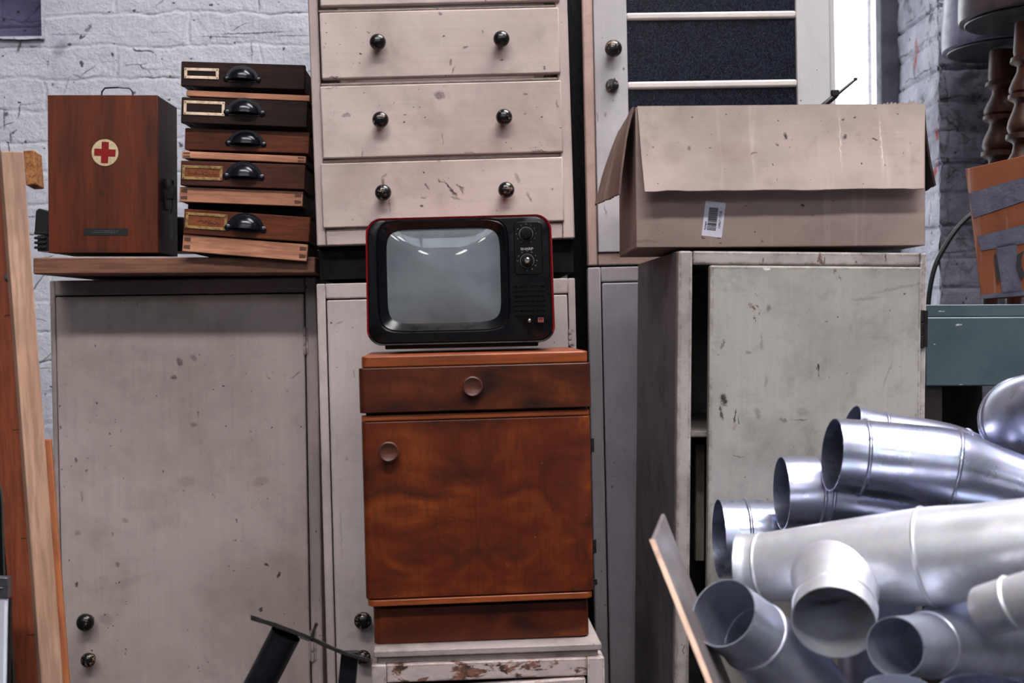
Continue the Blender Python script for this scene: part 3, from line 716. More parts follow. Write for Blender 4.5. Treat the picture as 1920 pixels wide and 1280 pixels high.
# patterned glass
g = G('patterned_black_glass'); v = g.co
wn = g.noise(g.map(v, (1.6, 1, 1)), 85, 2, .5, 2.6)
g.b.inputs['Roughness'].default_value = .22
col = g.mix(g.rng(wn, .46, .58), lin((6, 7, 16)), lin((30, 34, 56)))
GLASS = g.fin(col, .3, g.bump(wn, .6, .0015), 0, .12)
g.b.inputs['Transmission Weight'].default_value = .25
bm = BM(); box(bm, gx0 - .002, gx1 + .002, .006, .010, zb0, h_up - .002); obj('patterned_glass', bm, GLASS, door, smooth=False)
bm = BM(); _, z = f.L(1330, 66); box(bm, .017, w_ - .017, .02, .4, z - .009, z + .009); obj('shelf', bm, tm, f.o)
kx, kz = f.L(1149, 93, -.02); knob(door, kx, kz, .0205, -.004)
kx, kz = f.L(1148, 160, -.01)
bm = BM(); lathe(bm, [(.0155, 0), (.016, .006), (.014, .012), (.001, .0135)], (kx, -.004, kz), (0, -1, 0), 28); box(bm, kx - .0015, kx + .0015, -.03, -.015, kz - .012, kz + .014, Matrix.Translation((kx, 0, kz)) @ Matrix.Rotation(math.radians(18), 4, 'Y') @ Matrix.Translation((-kx, 0, -kz)))
obj('turn_catch', bm, KNOB, door, bevel=.0008)
# lower part
hl = (f.M.translation.z - .003) / f.M[2][2]
bm = BM(); x0, zt = f.L(1128, 530); x1 = w_ - .03
T = Matrix.Translation((0, 0, -hl))
bm2 = BM(); shell(bm2, w_, hl - .004, .45, x0 - .002, .028, -.004 - zt - .002 + 0, .08)
bmesh.ops.delete(bm2, geom=[v for v in bm2.verts if v.co.x < .0161 and v.co.y > .0201 and v.co.z < hl and abs(v.co.x) < .0161 and False], context='VERTS')
bmesh.ops.translate(bm2, vec=(0, 0, 0), verts=bm2.verts)
for v in bm2.verts: v.co.x = max(v.co.x, .0165) if v.co.y > .0201 else v.co.x
bmesh.ops.transform(bm2, matrix=T, verts=bm2.verts)
obj('lower_carcass', bm2, paint('grey_white_lower_paint', (168, 162, 168), (146, 141, 148), seed=19, specks=.4, dirt=.3, edge_dark=.7), f.o, bevel=.003)
bm = BM(); box(bm, x0 + .001, x1, -.003, .016, -hl + .083, zt - .001); obj('lower_door', bm, paint('grey_white_lower_door', (164, 158, 166), (146, 141, 150), seed=20, specks=.3, dirt=.3, edge_dark=.7), f.o, bevel=.003)
f_tall = f

# ---------------------------------------------------------------- bedside cabinet
f = Fr('low_cupboard', 'low chipped white cupboard carrying the brown bedside cabinet', 'cupboard', (696, 1228), (1133, 1213), 1.945, 1.97, floor=True)
w_, h = f.w, f.h
LM = paint('chipped_white_paint', (196, 182, 180), (176, 160, 158), seed=22, specks=.9, dirt=.7, wear=.9, wearcol=(128, 88, 74), grain='x', edge_dark=1.0, edge_r=.003)
LM2 = paint('chipped_white_stile_paint', (184, 172, 170), (160, 148, 146), seed=23, specks=1, dirt=.6, wear=.15, grain='z', edge_dark=1.0)
bm = BM(); box(bm, .0, w_, 0.0, .36, 0, .016); box(bm, 0, .025, 0, .02, .016, h - .018); box(bm, w_ - .03, w_, 0, .02, .016, h - .018)
box(bm, 0, .014, .02, .36, .016, h - .018); box(bm, w_ - .014, w_, .02, .36, .016, h - .018); box(bm, .014, w_ - .014, .35, .36, .016, h - .018)
obj('carcass', bm, LM2, f.o, bevel=.002)
_, zr = f.L(800, 1254)
bm = BM(); box(bm, .0255, w_ - .0305, 0, .02, h - .049, h - .018); obj('top_rail', bm, LM, f.o, bevel=.002)
bm = BM(); box(bm, .004, w_ - .004, .002, .37, h - .006, h + .006); box(bm, .01, w_ - .01, .01, .36, h - .018, h - .006); obj('top_board', bm, paint('grey_white_top', (166, 154, 152), (140, 128, 126), seed=24, specks=.8, dirt=.9, grain='x', edge_dark=.9), f.o, bevel=.002)
bm = BM(); zt = h - .049
a = (.022, .02); dpts = [(.024, .03), (w_ - .036, .03), (w_ - .030, zt - .004 + .002), (.028, zt - .017)]
prism(bm, [(.027, .03), (w_ - .034, .03), (w_ - .034, zt - .0015), (.027, zt - .0135)], -.006, .014); obj('door', bm, LM, f.o, bevel=.003)
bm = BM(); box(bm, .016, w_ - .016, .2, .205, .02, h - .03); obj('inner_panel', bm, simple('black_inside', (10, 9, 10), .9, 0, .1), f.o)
f_low = f; ztop = f.M @ Vector((w_ / 2, 0, h + .006))

f = Fr('bedside_cabinet', 'glossy brown veneered bedside cabinet with two round wooden knobs under the television', 'bedside cabinet', (701, 1208), (1106, 1191), 1.987, 2.012)
w_ = f.w
xc = f.L(892, 950)[0]
B1, B2, B3 = burl('book_matched_brown_veneer', xc, 1), burl('brown_drawer_veneer', xc + .4, 4, .78), burl('dark_brown_side_veneer', 9, 7, .5)
TRM = wood('orange_brown_trim', (116, 54, 26), (146, 72, 34), (166, 90, 44), 'x', .8, .4, 0, 31, edge=.6)
PLM = burl('plinth_veneer', xc + .5, 11, .85)
def Z(px, py): return f.L(px, py)[1]
def X(px, py): return f.L(px, py)[0]
def rounded(bm, x0, x1, z0, z1, y0, y1, r=.02):
    """plan outline with rounded front corners"""
    pts = []
    for cx, a0 in ((x1 - r, 0), (x0 + r, -90)):
        for i in range(7):
            a = math.radians(a0 - 90 * i / 6); pts.append((cx + r * math.cos(a), y0 + r + r * math.sin(a)))
    pts += [(x0, y1), (x1, y1)]
    a = [bm.verts.new((x, y, z0)) for x, y in pts]; b = [bm.verts.new((x, y, z1)) for x, y in pts]
    n = len(a); bm.faces.new(a[::-1]); bm.faces.new(b)
    for i in range(n): bm.faces.new((a[i], a[(i + 1) % n], b[(i + 1) % n], b[i]))
zp = Z(800, 1138 - 0)
bm = BM(); rounded(bm, 0, w_, 0, zp, .0, .26, .016); obj('plinth', bm, PLM, f.o)
z1 = (Z(690, 1133) + Z(1105, 1116)) / 2; z2 = (Z(690, 1119) + Z(1105, 1103)) / 2
xA, xB = X(688, 1120), X(1112, 1105)
bm = BM(); rounded(bm, xA + .002, xB - .003, z1, z2 - .002, -.0195, .27, .014); obj('base_moulding', bm, TRM, f.o, bevel=.0012)
z3 = (Z(674, 791) + Z(1102, 777)) / 2; z4 = (Z(672, 778) + Z(1101, 764)) / 2; z5 = (Z(672, 773) + Z(1100, 761)) / 2; z6 = (Z(668, 690) + Z(1102, 679)) / 2; z7 = (Z(672, 668) + Z(1097, 657)) / 2
bm = BM(); box(bm, xA + .006, xB - .002, .004, .28, z1 + .004, z6 - .002); obj('carcass', bm, B3, f.o, bevel=.004)
bm = BM(); rounded(bm, xA - .001, xB, z2, z3, -.018, .002, .012); door = obj('door', bm, B1, f.o, bevel=.0015)
bm = BM(); box(bm, xA, xB - .002, -.0165, .004, z3 + .0015, z5 - .005); obj('rail', bm, TRM, f.o, bevel=.001)
bm = BM(); rounded(bm, xA - .003, xB + .002, z5, z6, -.024, .002, .012); drw = obj('drawer', bm, B2, f.o, bevel=.0015)
bm = BM(); rounded(bm, xA + .002, xB - .002, z6 + .0005, z7, -.018, .28, .012); obj('top', bm, TRM, f.o, bevel=.0025)
KW = wood('brown_turned_knob', (66, 36, 28), (86, 48, 38), (100, 60, 48), 'x', 2, .4, 0, 33)
for q, pr in (((886, 724), drw), ((729, 846), door)):
    x, z = f.L(q[0], q[1], -.03)
    bm = BM(); r = .0178; lathe(bm, [(r * .6, 0), (r * .62, .006), (r * .95, .009), (r, .012), (r * .97, .0155), (r * .86, .0165), (r * .8, .0155), (.0005, .0152)], (x, -.022, z), (0, -1, 0), 36)
    obj('knob', bm, KW, pr, ang=50)
for a, b in ((820, 850), (1010, 1040), (1085, 1100)):
    hinge(f.o, xB + .001, Z(1112, b), Z(1112, a), .004, IRON, .003)
f_bed = f; bed_top = z7

# ---------------------------------------------------------------- television
YA = 2.13
f = Fr('television', 'small vintage television with red shell, black front and channel dials', 'television', (690, 656), (1040, 648), 2.085, 2.075)
w_ = f.w; zt = (f.L(697, 412)[1] + f.L(1036, 399)[1]) / 2
RED = simple('red_plastic_shell', (128, 14, 18), .3, 0, .5, .1)
BP = simple('black_gloss_plastic', (6, 6, 12), .3, 0, .35, .2)
BPM = simple('black_matt_plastic', (4, 4, 6), .45, 0, .2, .2)
zb = .008
def tvout(i, k=8):
    """front outline: slightly bowed sides, inset i"""
    x0, x1, z0, z1 = i, w_ - i, zb + i, zt - i; r = .026 - i * .5; out = rrect(x0, x1, z0, z1, max(r, .004), k); res = []
    for x, z in out:
        u = (x - w_ / 2) / (w_ / 2); v_ = (z - (zb + zt) / 2) / ((zt - zb) / 2)
        res.append((x + .004 * u * (1 - v_ * v_) - .003 * u * (v_ > 0) * v_, z + .003 * v_ * (1 - u * u)))
    return res
def loft(bm, loops, ys, capA=True, capB=True):
    R = [[bm.verts.new((x, y, z)) for x, z in lp] for lp, y in zip(loops, ys)]
    for p, q in zip(R, R[1:]):
        n = len(p)
        for i in range(n): bm.faces.new((p[i], q[i], q[(i + 1) % n], p[(i + 1) % n]))
    if capA: bm.faces.new(R[0])
    if capB: bm.faces.new(R[-1][::-1])
    return R
bm = BM()
def shr(s_, i=0):
    o = tvout(i); cx, cz = w_ / 2, (zb + zt) / 2; return [(cx + (x - cx) * s_, cz + (z - cz) * s_ - (1 - s_) * .02) for x, z in o]
loft(bm, [tvout(.004), tvout(.0008), tvout(0), shr(.995), shr(.9), shr(.62), shr(.6)], [-.0006, -.0022, .004, .09, .2, .25, .255], capA=False)
# inner return of the lip
lp0, lp1 = tvout(.004), tvout(.0042)
sh_ = obj('shell', bm, [RED, BPM], f.o, ang=50)
for p_ in sh_.data.polygons:
    if p_.center.z < zb + .016: p_.material_index = 1  # bottom of the red shell blackened to stand for its unlit underside
bm = BM()
sx0, szt = f.L(719, 428); sx1, szb = f.L(942, 604)
_, s2 = f.L(940, 598)
sx0 += .002; sx1 -= .001
cx, cz = (sx0 + sx1) / 2, (f.L(830, 427)[1] + f.L(830, 606)[1]) / 2 ; hw, hh = (sx1 - sx0) / 2, (f.L(830, 427)[1] - f.L(830, 606)[1]) / 2
def scr(s_, n=64, grow=0):
    out = []
    for i in range(n):
        a = 2 * math.pi * i / n; c_, s__ = math.cos(a), math.sin(a); e = 7.5
        k_ = (abs(c_) ** e + abs(s__) ** e) ** (-1 / e)
        out.append((cx + (hw * s_ + grow) * c_ * k_, cz + (hh * s_ + grow) * s__ * k_))
    return out
def ol(i, n=64):
    """front outline resampled by angle about the screen centre so it can be lofted to the screen"""
    o = tvout(i, 12); m = len(o); res = []
    for j in range(n):
        a = 2 * math.pi * j / n; d = (math.cos(a), math.sin(a)); best = None
        for k_ in range(m):
            (x1, z1), (x2, z2) = o[k_], o[(k_ + 1) % m]
            ex, ez = x2 - x1, z2 - z1; den = d[0] * ez - d[1] * ex
            if abs(den) < 1e-12: continue
            t = ((x1 - cx) * ez - (z1 - cz) * ex) / den; u = ((x1 - cx) * d[1] - (z1 - cz) * d[0]) / den
            if t > 0 and -1e-6 <= u <= 1 + 1e-6: best = t
        res.append((cx + d[0] * best, cz + d[1] * best))
    return res
N_ = 128
loft(bm, [ol(.0035, N_), ol(.005, N_), ol(.007, N_), scr(1, N_, .0165), scr(1, N_, .0145), scr(1, N_, .0125), scr(1, N_, .011), scr(1, N_, .0085), scr(1, N_, .0015), scr(1, N_, -.002)], [.001, -.003, -.0042, -.0042, -.0026, -.0042, -.0022, .0, .008, .012], capA=False, capB=False)
obj('front_bezel', bm, BP, f.o, ang=30)
# convex picture tube
bm = BM(); rings = []
for j in range(13):
    s_ = 1 - j / 12 * .999; b_ = .0125 - .0115 * (1 - s_ * s_)
    rings.append([bm.verts.new((x, b_ - .0015, z)) for x, z in scr(s_)])
for p, q in zip(rings, rings[1:]):
    n = len(p)
    for i in range(n): bm.faces.new((p[i], p[(i + 1) % n], q[(i + 1) % n], q[i]))
bm.faces.new(rings[-1])
g = G('grey_picture_tube'); n = g.noise(g.co, 14, 3, .6)
col = g.mix(g.rng(n, .4, .7), lin((112, 120, 126)), lin((98, 106, 112)))
SCR = g.fin(col, .35, None, 0, .3); g.b.inputs['Coat Weight'].default_value = 1; g.b.inputs['Coat Roughness'].default_value = .015; g.b.inputs['Coat IOR'].default_value = 1.5
obj('screen', bm, SCR, f.o, ang=80)
# control panel
px0, pz0 = f.L(965, 516); px1, pz1 = f.L(1016, 415)
bm = BM(); lp = rrect(px0, px1, pz0, pz1, .008); loft(bm, [lp, [(x * 1, z) for x, z in rrect(px0 + .0015, px1 - .0015, pz0 + .0015, pz1 - .0015, .0065)]], [-.0043, -.006]); cp = obj('control_panel', bm, BPM, f.o)
WH = simple('white_print', (150, 146, 140), .5); SIL = simple('silver_dial', (190, 184, 178), .25, .9)
def ring(bm, x, z, r, t, y, seg=40):
    lathe(bm, [(r - t, 0), (r - t, .0003), (r, .0003), (r, 0), (r - t, 0)], (x, y, z), (0, -1, 0), seg, cap=False)
for (q, sil, nums) in (((986.5, 438.5), 0, ['12', '11', '10', '9', '8', '7', '6', '5', '4', '3', '2', '1']), ((988.5, 489), 1, ['', '60', '55', '50', '45', '40', '35', '30', '25', '20', '15', ''])):
    x, z = f.L(*q); r = .0118
    bm = BM(); lathe(bm, [(r * .96, 0), (r * .95, .006), (r * .84, .009), (.0005, .0095)], (x, -.006, z), (0, -1, 0), 36)
    if not sil: box(bm, x - .0012, x + .0012, -.021, -.014, z - .008, z + .008)
    dial = obj('channel_dial' if not sil else 'tuning_dial', bm, BP, f.o)
    bm = BM(); ring(bm, x, z, r * 1.06, .0006, -.0061); obj('dial_ring', bm, WH, dial)
    if sil:
        bm = BM(); lathe(bm, [(r * .45, 0), (r * .43, .004), (r * .32, .0052), (.0004, .005)], (x, -.0155, z), (0, -1, 0), 24); obj('dial_cap', bm, SIL, dial)
    for i, s_ in enumerate(nums):
        if not s_: continue
        a = math.radians(90 + 30 * i) if not sil else math.radians(-120 + 30 * i + 0)
        R_ = r * 1.5
        text_obj('dial_number', s_, .0032, Matrix.Translation((x + R_ * math.cos(a), -.0062, z + R_ * math.sin(a))) @ RX90, WH, dial, .00005)
x, z = f.L(988, 467); text_obj('maker_name', 'SHARP', .0062, Matrix.Translation((x, -.0062, z)) @ Matrix.Scale(1.25, 4, (1, 0, 0)) @ RX90, simple('silver_print', (205, 200, 196), .4), cp, .0001, .0001)
# speaker grille of small slots
bm = BM(); gx0, gz1 = f.L(962, 530); gx1, gz0 = f.L(1024, 592)
box(bm, gx0, gx1, -.0046, -.004, gz0, gz1)
for i in range(6):
    for j in range(7):
        x = gx0 + (gx1 - gx0) * (i + .5) / 6; z = gz0 + (gz1 - gz0) * (j + .5) / 7
        box(bm, x - .0026, x + .0026, -.0062, -.0046, z - .0012, z + .0026)
        box(bm, x - .0032, x + .0032, -.0076, -.0046, z - .0022, z - .0012)
obj('speaker_grille', bm, BPM, f.o, smooth=False)
x, z = f.L(992.5, 601); bm = BM(); lathe(bm, [(.003, 0), (.0032, .003), (.002, .0042), (.0003, .0045)], (x, -.0042, z), (0, -1, 0), 20); obj('power_button', bm, SIL, f.o)
x, z = f.L(1014, 599.5); bm = BM(); box(bm, x - .005, x + .005, -.0048, -.0042, z - .0042, z + .0042); bd = obj('badge', bm, simple('badge_pale', (178, 120, 112), .4), f.o)
bm = BM(); box(bm, x - .0042, x + .0042, -.0051, -.0047, z - .0005, z + .0035); box(bm, x - .0042, x + .0042, -.0051, -.0047, z - .0034, z - .0018); obj('badge_field', bm, simple('badge_red', (96, 14, 20), .4), bd)
bm = BM(); box(bm, .03, w_ - .03, .01, .2, 0, .012); obj('base_foot', bm, BPM, f.o, bevel=.002)
bm = BM()
for sx in (.07, w_ - .07):
    pass
tv = f

# ---------------------------------------------------------------- big worn cupboard on the right
f = Fr('worn_cupboard', 'big scuffed grey-white cupboard with a door ajar behind the metal ducts', 'cupboard', (1272, 470), (1739, 474), 2.15, 2.17, floor=True)
w_, h = f.w, f.h
WG1, WG2 = (166, 162, 156), (138, 134, 130)
wm = paint('scuffed_grey_white_paint', (172, 165, 162), (140, 133, 131), seed=30, specks=1, dirt=.9, wear=.35, wearcol=(118, 92, 80), edge_dark=1.0, edge_r=.006)
sl = f.L(1297, 700)[0]; sr = w_ - f.L(1724, 600)[0]; rt = h - f.L(1450, 497)[1]
bm = BM(); t = .018; d = .5
box(bm, 0, sl, 0, .022, 0, h); box(bm, w_ - sr, w_, 0, .022, 0, h); box(bm, sl, w_ - sr, 0, .022, h - rt, h); box(bm, sl, w_ - sr, 0, .022, 0, .08)
box(bm, w_ - t, w_, .022, d, 0, h); box(bm, t, w_ - t, .022, d, h - t, h); box(bm, t, w_ - t, .022, d, 0, t); box(bm, t, w_ - t, d - .008, d, t, h - t)
obj('carcass', bm, wm, f.o, bevel=.004)
bm = BM(); box(bm, 0, t, .0222, d, 0, h)
smk = []
sm_ = paint('shaded_grimy_side_paint', (120, 114, 116), (88, 84, 90), seed=31, specks=.8, dirt=1, edge_dark=.8)  # base darker than the front: shade put into the grimy paint
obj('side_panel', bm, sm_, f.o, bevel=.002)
xd = f.L(1330, 700, -.012)[0]; zdt = f.L(1450, 497, -.012)[1]
mk = f.mk([(1354, 748, 7, 13, 15, 1), (1350, 772, 3, 16, 10, .9), (1376, 778, 2, 16, -8, 1), (1438, 578, 6, 9, 0, .6, G1), (1404, 572, 5, 7, 20, .5, G1), (1400, 660, 7, 5, 0, .5, G1), (1352, 645, 3, 10, -20, .6), (1466, 786, 10, 5, -20, .6, G1), (1497, 786, 18, 1.2, 0, .7), (1382, 854, 14, 1.2, -8, .7), (1568, 594, 2, 2, 0, 1),
           (1418, 775, 6, 14, 20, .4, G1), (1660, 700, 2, 34, -20, .35, G1), (1425, 640, 3, 18, 0, .35, G1), (1433, 715, 3, 14, 0, .35, G1), (1680, 540, 60, 3, 12, .3, G1), (1374, 800, 4, 7, 0, .4, BR), (1600, 660, 90, 60, 0, .12, G1), (1620, 560, 30, 4, 5, .3, G1), (1435, 505, 8, 3, 0, .9, lin((235, 235, 240))), (1343, 905, 3, 30, 0, .6, lin((150, 148, 170))), (1500, 770, 14, 8, 0, .25, G1)])
dm = paint('scuffed_door_paint', WG1, WG2, mk, seed=32, specks=.6, dirt=.6, wear=.12, wearcol=(104, 86, 74), edge_dark=1.0, edge_r=.005)
bm = BM(); box(bm, xd, w_ - sr - .001, -.012, .01, .06, zdt - .001)
obj('door', bm, dm, f.o, bevel=.004)
_, z1 = f.L(1310, 812); bm = BM(); box(bm, t, w_ - t, .04, d - .01, z1 - .012, z1); obj('shelf', bm, wm, f.o, bevel=.002)
x, za = f.L(1727, 580); _, zb = f.L(1727, 652); hinge(f.o, x, zb, za, -.004, IRON, .005)
_, z8 = f.L(1310, 950)
bm = BM(); box(bm, sl + .0005, xd - .002, .012, .016, h - .6, h - .5) if False else None
bm.free()
f_big = f
# pale plank standing inside
f2 = Fr('plank', 'pale plank standing inside the worn cupboard, seen through the gap', 'plank', (1304, 1052), (1321, 1052), 2.3)
_, zt2 = f2.L(1310, 832); bm = BM(); box(bm, 0, f2.w, 0, .018, 0, zt2); obj('board', bm, wood('pale_inner_wood', (150, 140, 126), (166, 156, 140), (178, 168, 150), 'z', 1, .7, 0, 40), f2.o, bevel=.002)

# ---------------------------------------------------------------- cardboard carton on top
CB = simple('x', (1, 1, 1))
def cardboard(name, c1, c2, marks=(), seed=0, flute='x'):
    g = G(name); v = g.map(g.co, loc=(seed, 0, seed))
    col = g.mix(g.rng(g.noise(v, 4, 5, .6), .38, .68), lin(c1), lin(c2))
    col = g.mix(g.rng(g.noise(v, 18, 6, .7), .52, .8, 0, .4), col, lin(tuple(int(x * .68) for x in c2)))
    fl = g.noise(g.map(v, (140, 20, 3) if flute == 'z' else (3, 20, 140)), 1, 2, .5)
    st = g.noise(g.map(v, (30, 10, 1.2)), 1, 3, .6)
    col = g.mix(g.rng(st, .56, .72, 0, .22), col, lin((215, 205, 200)))
    sp = g.rng(g.noise(v, 120, 2, .5), .72, .745, 0, .8); col = g.mix(sp, col, lin((60, 44, 40)))
    e = g.mth('MULTIPLY', g.edge(.003), g.rng(g.noise(v, 40, 4, .7), .4, .6, .2, 1)); col = g.mix(g.mth('MULTIPLY', e, .5), col, lin((90, 66, 58)))
    col = g.marks(col, marks)
    return g.fin(col, .8, g.bump(fl, .2, .001, g.bump(g.noise(v, 7, 3), .4, .008)), 0, .2)
f = Fr('cardboard_box', 'large pinkish grey cardboard box with open flaps on the worn cupboard', 'box', (1193, 464), (1735, 460), 2.19, 2.19)
w_ = f.w; _, zt = f.L(1193, 201); D = .34
front_mk = f.mk([(1350, 455, 3, 2, 0, 1), (1320, 330, 60, 20, 0, .0), (1430, 452, 3, 1.5, 0, .8), (1505, 385, 4, 2, 0, .9), (1525, 403, 4, 1.5, 20, .7), (1210, 452, 30, 3, 0, .4, BR)])
cbm = cardboard('pinkish_cardboard', (160, 140, 133), (138, 121, 115), front_mk, 1)
bm = BM(); t = .004
box(bm, 0, w_, 0, t, 0, zt); box(bm, 0, w_, D - t, D, 0, zt); box(bm, 0, t, t, D - t, 0, zt); box(bm, w_ - t, w_, t, D - t, 0, zt); box(bm, t, w_ - t, t, D - t, 0, t)
obj('body', bm, cbm, f.o, bevel=.0015)
def flap(bm, a, b, c, d, t, n=26, jit=.0015, seed=0, bow=.004, cr=()):
    """a-b hinge, d-c free edge; a thick bowed sheet with a torn free edge. a,b,c,d local points"""
    a, b, c, d = map(Vector, (a, b, c, d)); nr = (b - a).cross(d - a).normalized(); random.seed(seed); m = 8
    je = [random.uniform(-1, 1) * jit for _ in range(n + 1)]
    G_ = []
    for sgn in (0, 1):
        g_ = []
        for j in range(m + 1):
            v_ = j / m; row = []
            for i in range(n + 1):
                u = i / n; p = (a * (1 - u) + b * u) * (1 - v_) + (d * (1 - u) + c * u) * v_
                p = p + (d - a).normalized() * je[i] * (v_ ** 6) + nr * (bow * math.sin(math.pi * v_) + bow * .6 * noise.noise(Vector((u * 4, v_ * 2, seed)))) + nr * (t * sgn)
                row.append(bm.verts.new(p))
            g_.append(row)
        G_.append(g_)
    for g_ in G_:
        for j in range(m):
            for i in range(n): bm.faces.new((g_[j][i], g_[j][i + 1], g_[j + 1][i + 1], g_[j + 1][i]))
    A, B = G_
    for i in range(n):
        bm.faces.new((A[0][i], B[0][i], B[0][i + 1], A[0][i + 1])); bm.faces.new((A[m][i], A[m][i + 1], B[m][i + 1], B[m][i]))
    for j in range(m):
        bm.faces.new((A[j][0], A[j + 1][0], B[j + 1][0], B[j][0])); bm.faces.new((A[j][n], B[j][n], B[j + 1][n], A[j + 1][n]))
def l3(px, py, d): x, z = f.L(px, py, d); return (x, d, z)
fm_ = f.mk([(1470, 257, 4, 8, 10, 1), (1454, 273, 3, 3, 0, 1), (1410, 290, 6, 1.5, 0, .9), (1443, 312, 2, 3, 0, .9), (1449, 340, 1, 7, -5, .6), (1580, 259, 5, 5, 40, .9), (1636, 263, 7, 2, -10, .9), (1579, 224, 3, 2, 0, .9), (1602, 221, 3, 3, 0, .8), (1635, 263, 3, 2, 0, .8), (1607, 309, 2, 2, 0, 1),
            (1260, 290, 30, 26, 30, .22, lin((96, 80, 80))), (1370, 290, 50, 26, 0, .2, lin((120, 90, 84))), (1640, 260, 40, 50, 0, .16, lin((120, 90, 84))), (1290, 280, 4, 4, 0, .6), (1222, 278, 2, 2, 0, .8), (1571, 270, 1.2, 60, -2, .5, lin((215, 206, 204))), (1647, 275, 1.5, 60, 0, .5, lin((215, 206, 204)))])
FLM = cardboard('dusty_pink_flap', (164, 148, 142), (142, 128, 123), fm_, 4)
bm = BM(); flap(bm, l3(1195, 199, -.002), l3(1736, 194, -.002), l3(1733, 353, -.04), l3(1209, 358, -.045), .004, seed=2, jit=.0012)
obj('front_flap', bm, FLM, f.o, ang=50)
SFM = cardboard('brown_side_flap', (140, 116, 108), (120, 98, 92), (), 6)
bm = BM(); hz = zt
flap(bm, (-.002, .0, hz), (-.002, D - .02, hz), (-.055, D - .06, hz - .158), (-.028, .02, hz - .165), .004, seed=3); obj('side_flap', bm, SFM, f.o, ang=50)
bm = BM(); flap(bm, (-.007, .0, hz - .002), (-.007, D - .03, hz - .002), (-.052, D - .06, hz - .15), (-.014, .004, hz - .155), .003, seed=33)
bm.free()
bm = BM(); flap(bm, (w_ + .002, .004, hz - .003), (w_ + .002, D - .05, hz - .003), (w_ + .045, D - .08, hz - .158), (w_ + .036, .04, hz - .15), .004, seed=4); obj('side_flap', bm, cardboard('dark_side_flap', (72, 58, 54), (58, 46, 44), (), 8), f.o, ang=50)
bm = BM(); flap(bm, (.0, D, hz - .004), (w_, D, hz - .004), (w_ - .005, D + .05, hz + .04 - .02), (w_ * .3, D + .1, hz - .05), .004, seed=5, jit=.003)
bm.free()
bm = BM(); xa = f.L(1650, 190, .02)[0]; flap(bm, (xa, .012, hz - .03), (w_ - .006, .012, hz - .03), (w_ - .008, .014, hz + .0075), (xa + .004, .014, hz + .006), .004, seed=9, jit=.003, bow=.001); obj('inner_flap', bm, FLM, f.o, ang=50)
# barcode sticker
sx, sz = f.L(1338, 411); SM = Matrix.Translation((sx, 0, sz)) @ Matrix.Rotation(math.radians(7), 4, 'Y')
bm = BM(); pr = rrect(-.0195, .0195, -.0335, .0335, .002); prism(bm, pr, -.0008, -.0001); bmesh.ops.transform(bm, matrix=SM, verts=bm.verts)
st = obj('barcode_sticker', bm, simple('sticker_white', (214, 212, 226), .4, 0, .4, .04), f.o, smooth=False)
bm = BM(); random.seed(5); z = -.0215
while z < .0225:
    t_ = random.choice((.0005, .0008, .0012, .0016)); box(bm, -.011, .0065, -.0012, -.0007, z, z + t_); z += t_ + random.choice((.0005, .0007, .0011))
bmesh.ops.transform(bm, matrix=SM, verts=bm.verts); PRN = simple('black_print', (24, 22, 28), .6)
obj('barcode', bm, PRN, st, smooth=False)
ROT = Matrix.Rotation(math.radians(-90), 4, 'Y')
text_obj('sticker_number', '1046717018', .0068, SM @ Matrix.Translation((.0125, -.001, 0)) @ ROT @ RX90, PRN, st, .00008, .0001)
text_obj('sticker_word', 'Packaged', .0045, SM @ Matrix.Translation((-.0145, -.001, -.014)) @ ROT @ RX90, PRN, st, .00008, .0001)
bm = BM()
for (a, b, s_) in ((1319, 447, 1), (1348, 447, -1)):
    x, z = f.L(a, b); box(bm, x - .0035, x + .0035, -.0004, .0001, z, z + .0014); xx = x - .0035 if s_ > 0 else x + .0021; box(bm, xx, xx + .0014, -.0004, .0001, z + .0014, z + .0045)
obj('corner_marks', bm, PRN, f.o, smooth=False)
f_box = f
# thing poking out of the carton
a = P(1535, 205, 2.36); b = P(1604, 149, 2.36); c_ = P(1475, 300, 2.36)
e = bpy.data.objects.new('windscreen_wiper', None); COL.objects.link(e); e.location = c_; tag(e, 'black slender rod with a clip poking up out of the open cardboard box', 'rod')
e.name = 'black_rod'
W_ = lambda p: Vector(p) - c_
bm = BM(); tube(bm, [W_(c_), W_(a), W_(a.lerp(b, .45)), W_(a.lerp(b, .5)), W_(b)], [.006, .006, .006, .0035, .0025], 10); obj('shaft', bm, BLK, e)
bm = BM(); m_ = W_(a.lerp(b, .42)); box(bm, m_.x - .006, m_.x + .009, m_.y - .007, m_.y + .007, m_.z, m_.z + .014); obj('clip', bm, BLK, e, bevel=.002)
bm = BM(); m_ = W_(P(1604, 149, 2.36)); box(bm, m_.x - .003, m_.x + .003, -.003, .003, m_.z - .002, m_.z + .003); obj('tip', bm, BLK, e)

# ---------------------------------------------------------------- right: green metal cabinet, taped carton, stools
def green():
    g = G('green_grey_metal_paint'); v = g.co
    col = g.mix(g.rng(g.noise(v, 6, 4), .4, .7), lin((78, 92, 98)), lin((64, 78, 86)))
    ch = g.rng(g.noise(g.map(v, (.35, 1, 1.6)), 60, 3, .6), .715, .725); col = g.mix(ch, col, lin((190, 200, 200)))
    return g.fin(col, .38, g.bump(g.noise(v, 12), .1, .003), .1, .4)
GR = green()
f = Fr('metal_cabinet', 'low green-grey metal cabinet with chipped paint under the taped carton', 'cabinet', (1735, 724), (2130, 722), 2.45, 2.45)
w_ = f.w; _, z1 = f.L(1850, 594)
bm = BM(); box(bm, 0, w_, 0, .86, 0, z1); obj('drawer_front', bm, GR, f.o, bevel=.003)
_, z2 = f.L(1800, 567); bm = BM(); box(bm, .0, w_, .03, .86, z1 + .0005, z2 - .004); obj('upper_tray', bm, GR, f.o, bevel=.002)
hh = f.M.translation.z / f.M[2][2]
BFR = simple('dark_brown_frame', (30, 22, 20), .7)
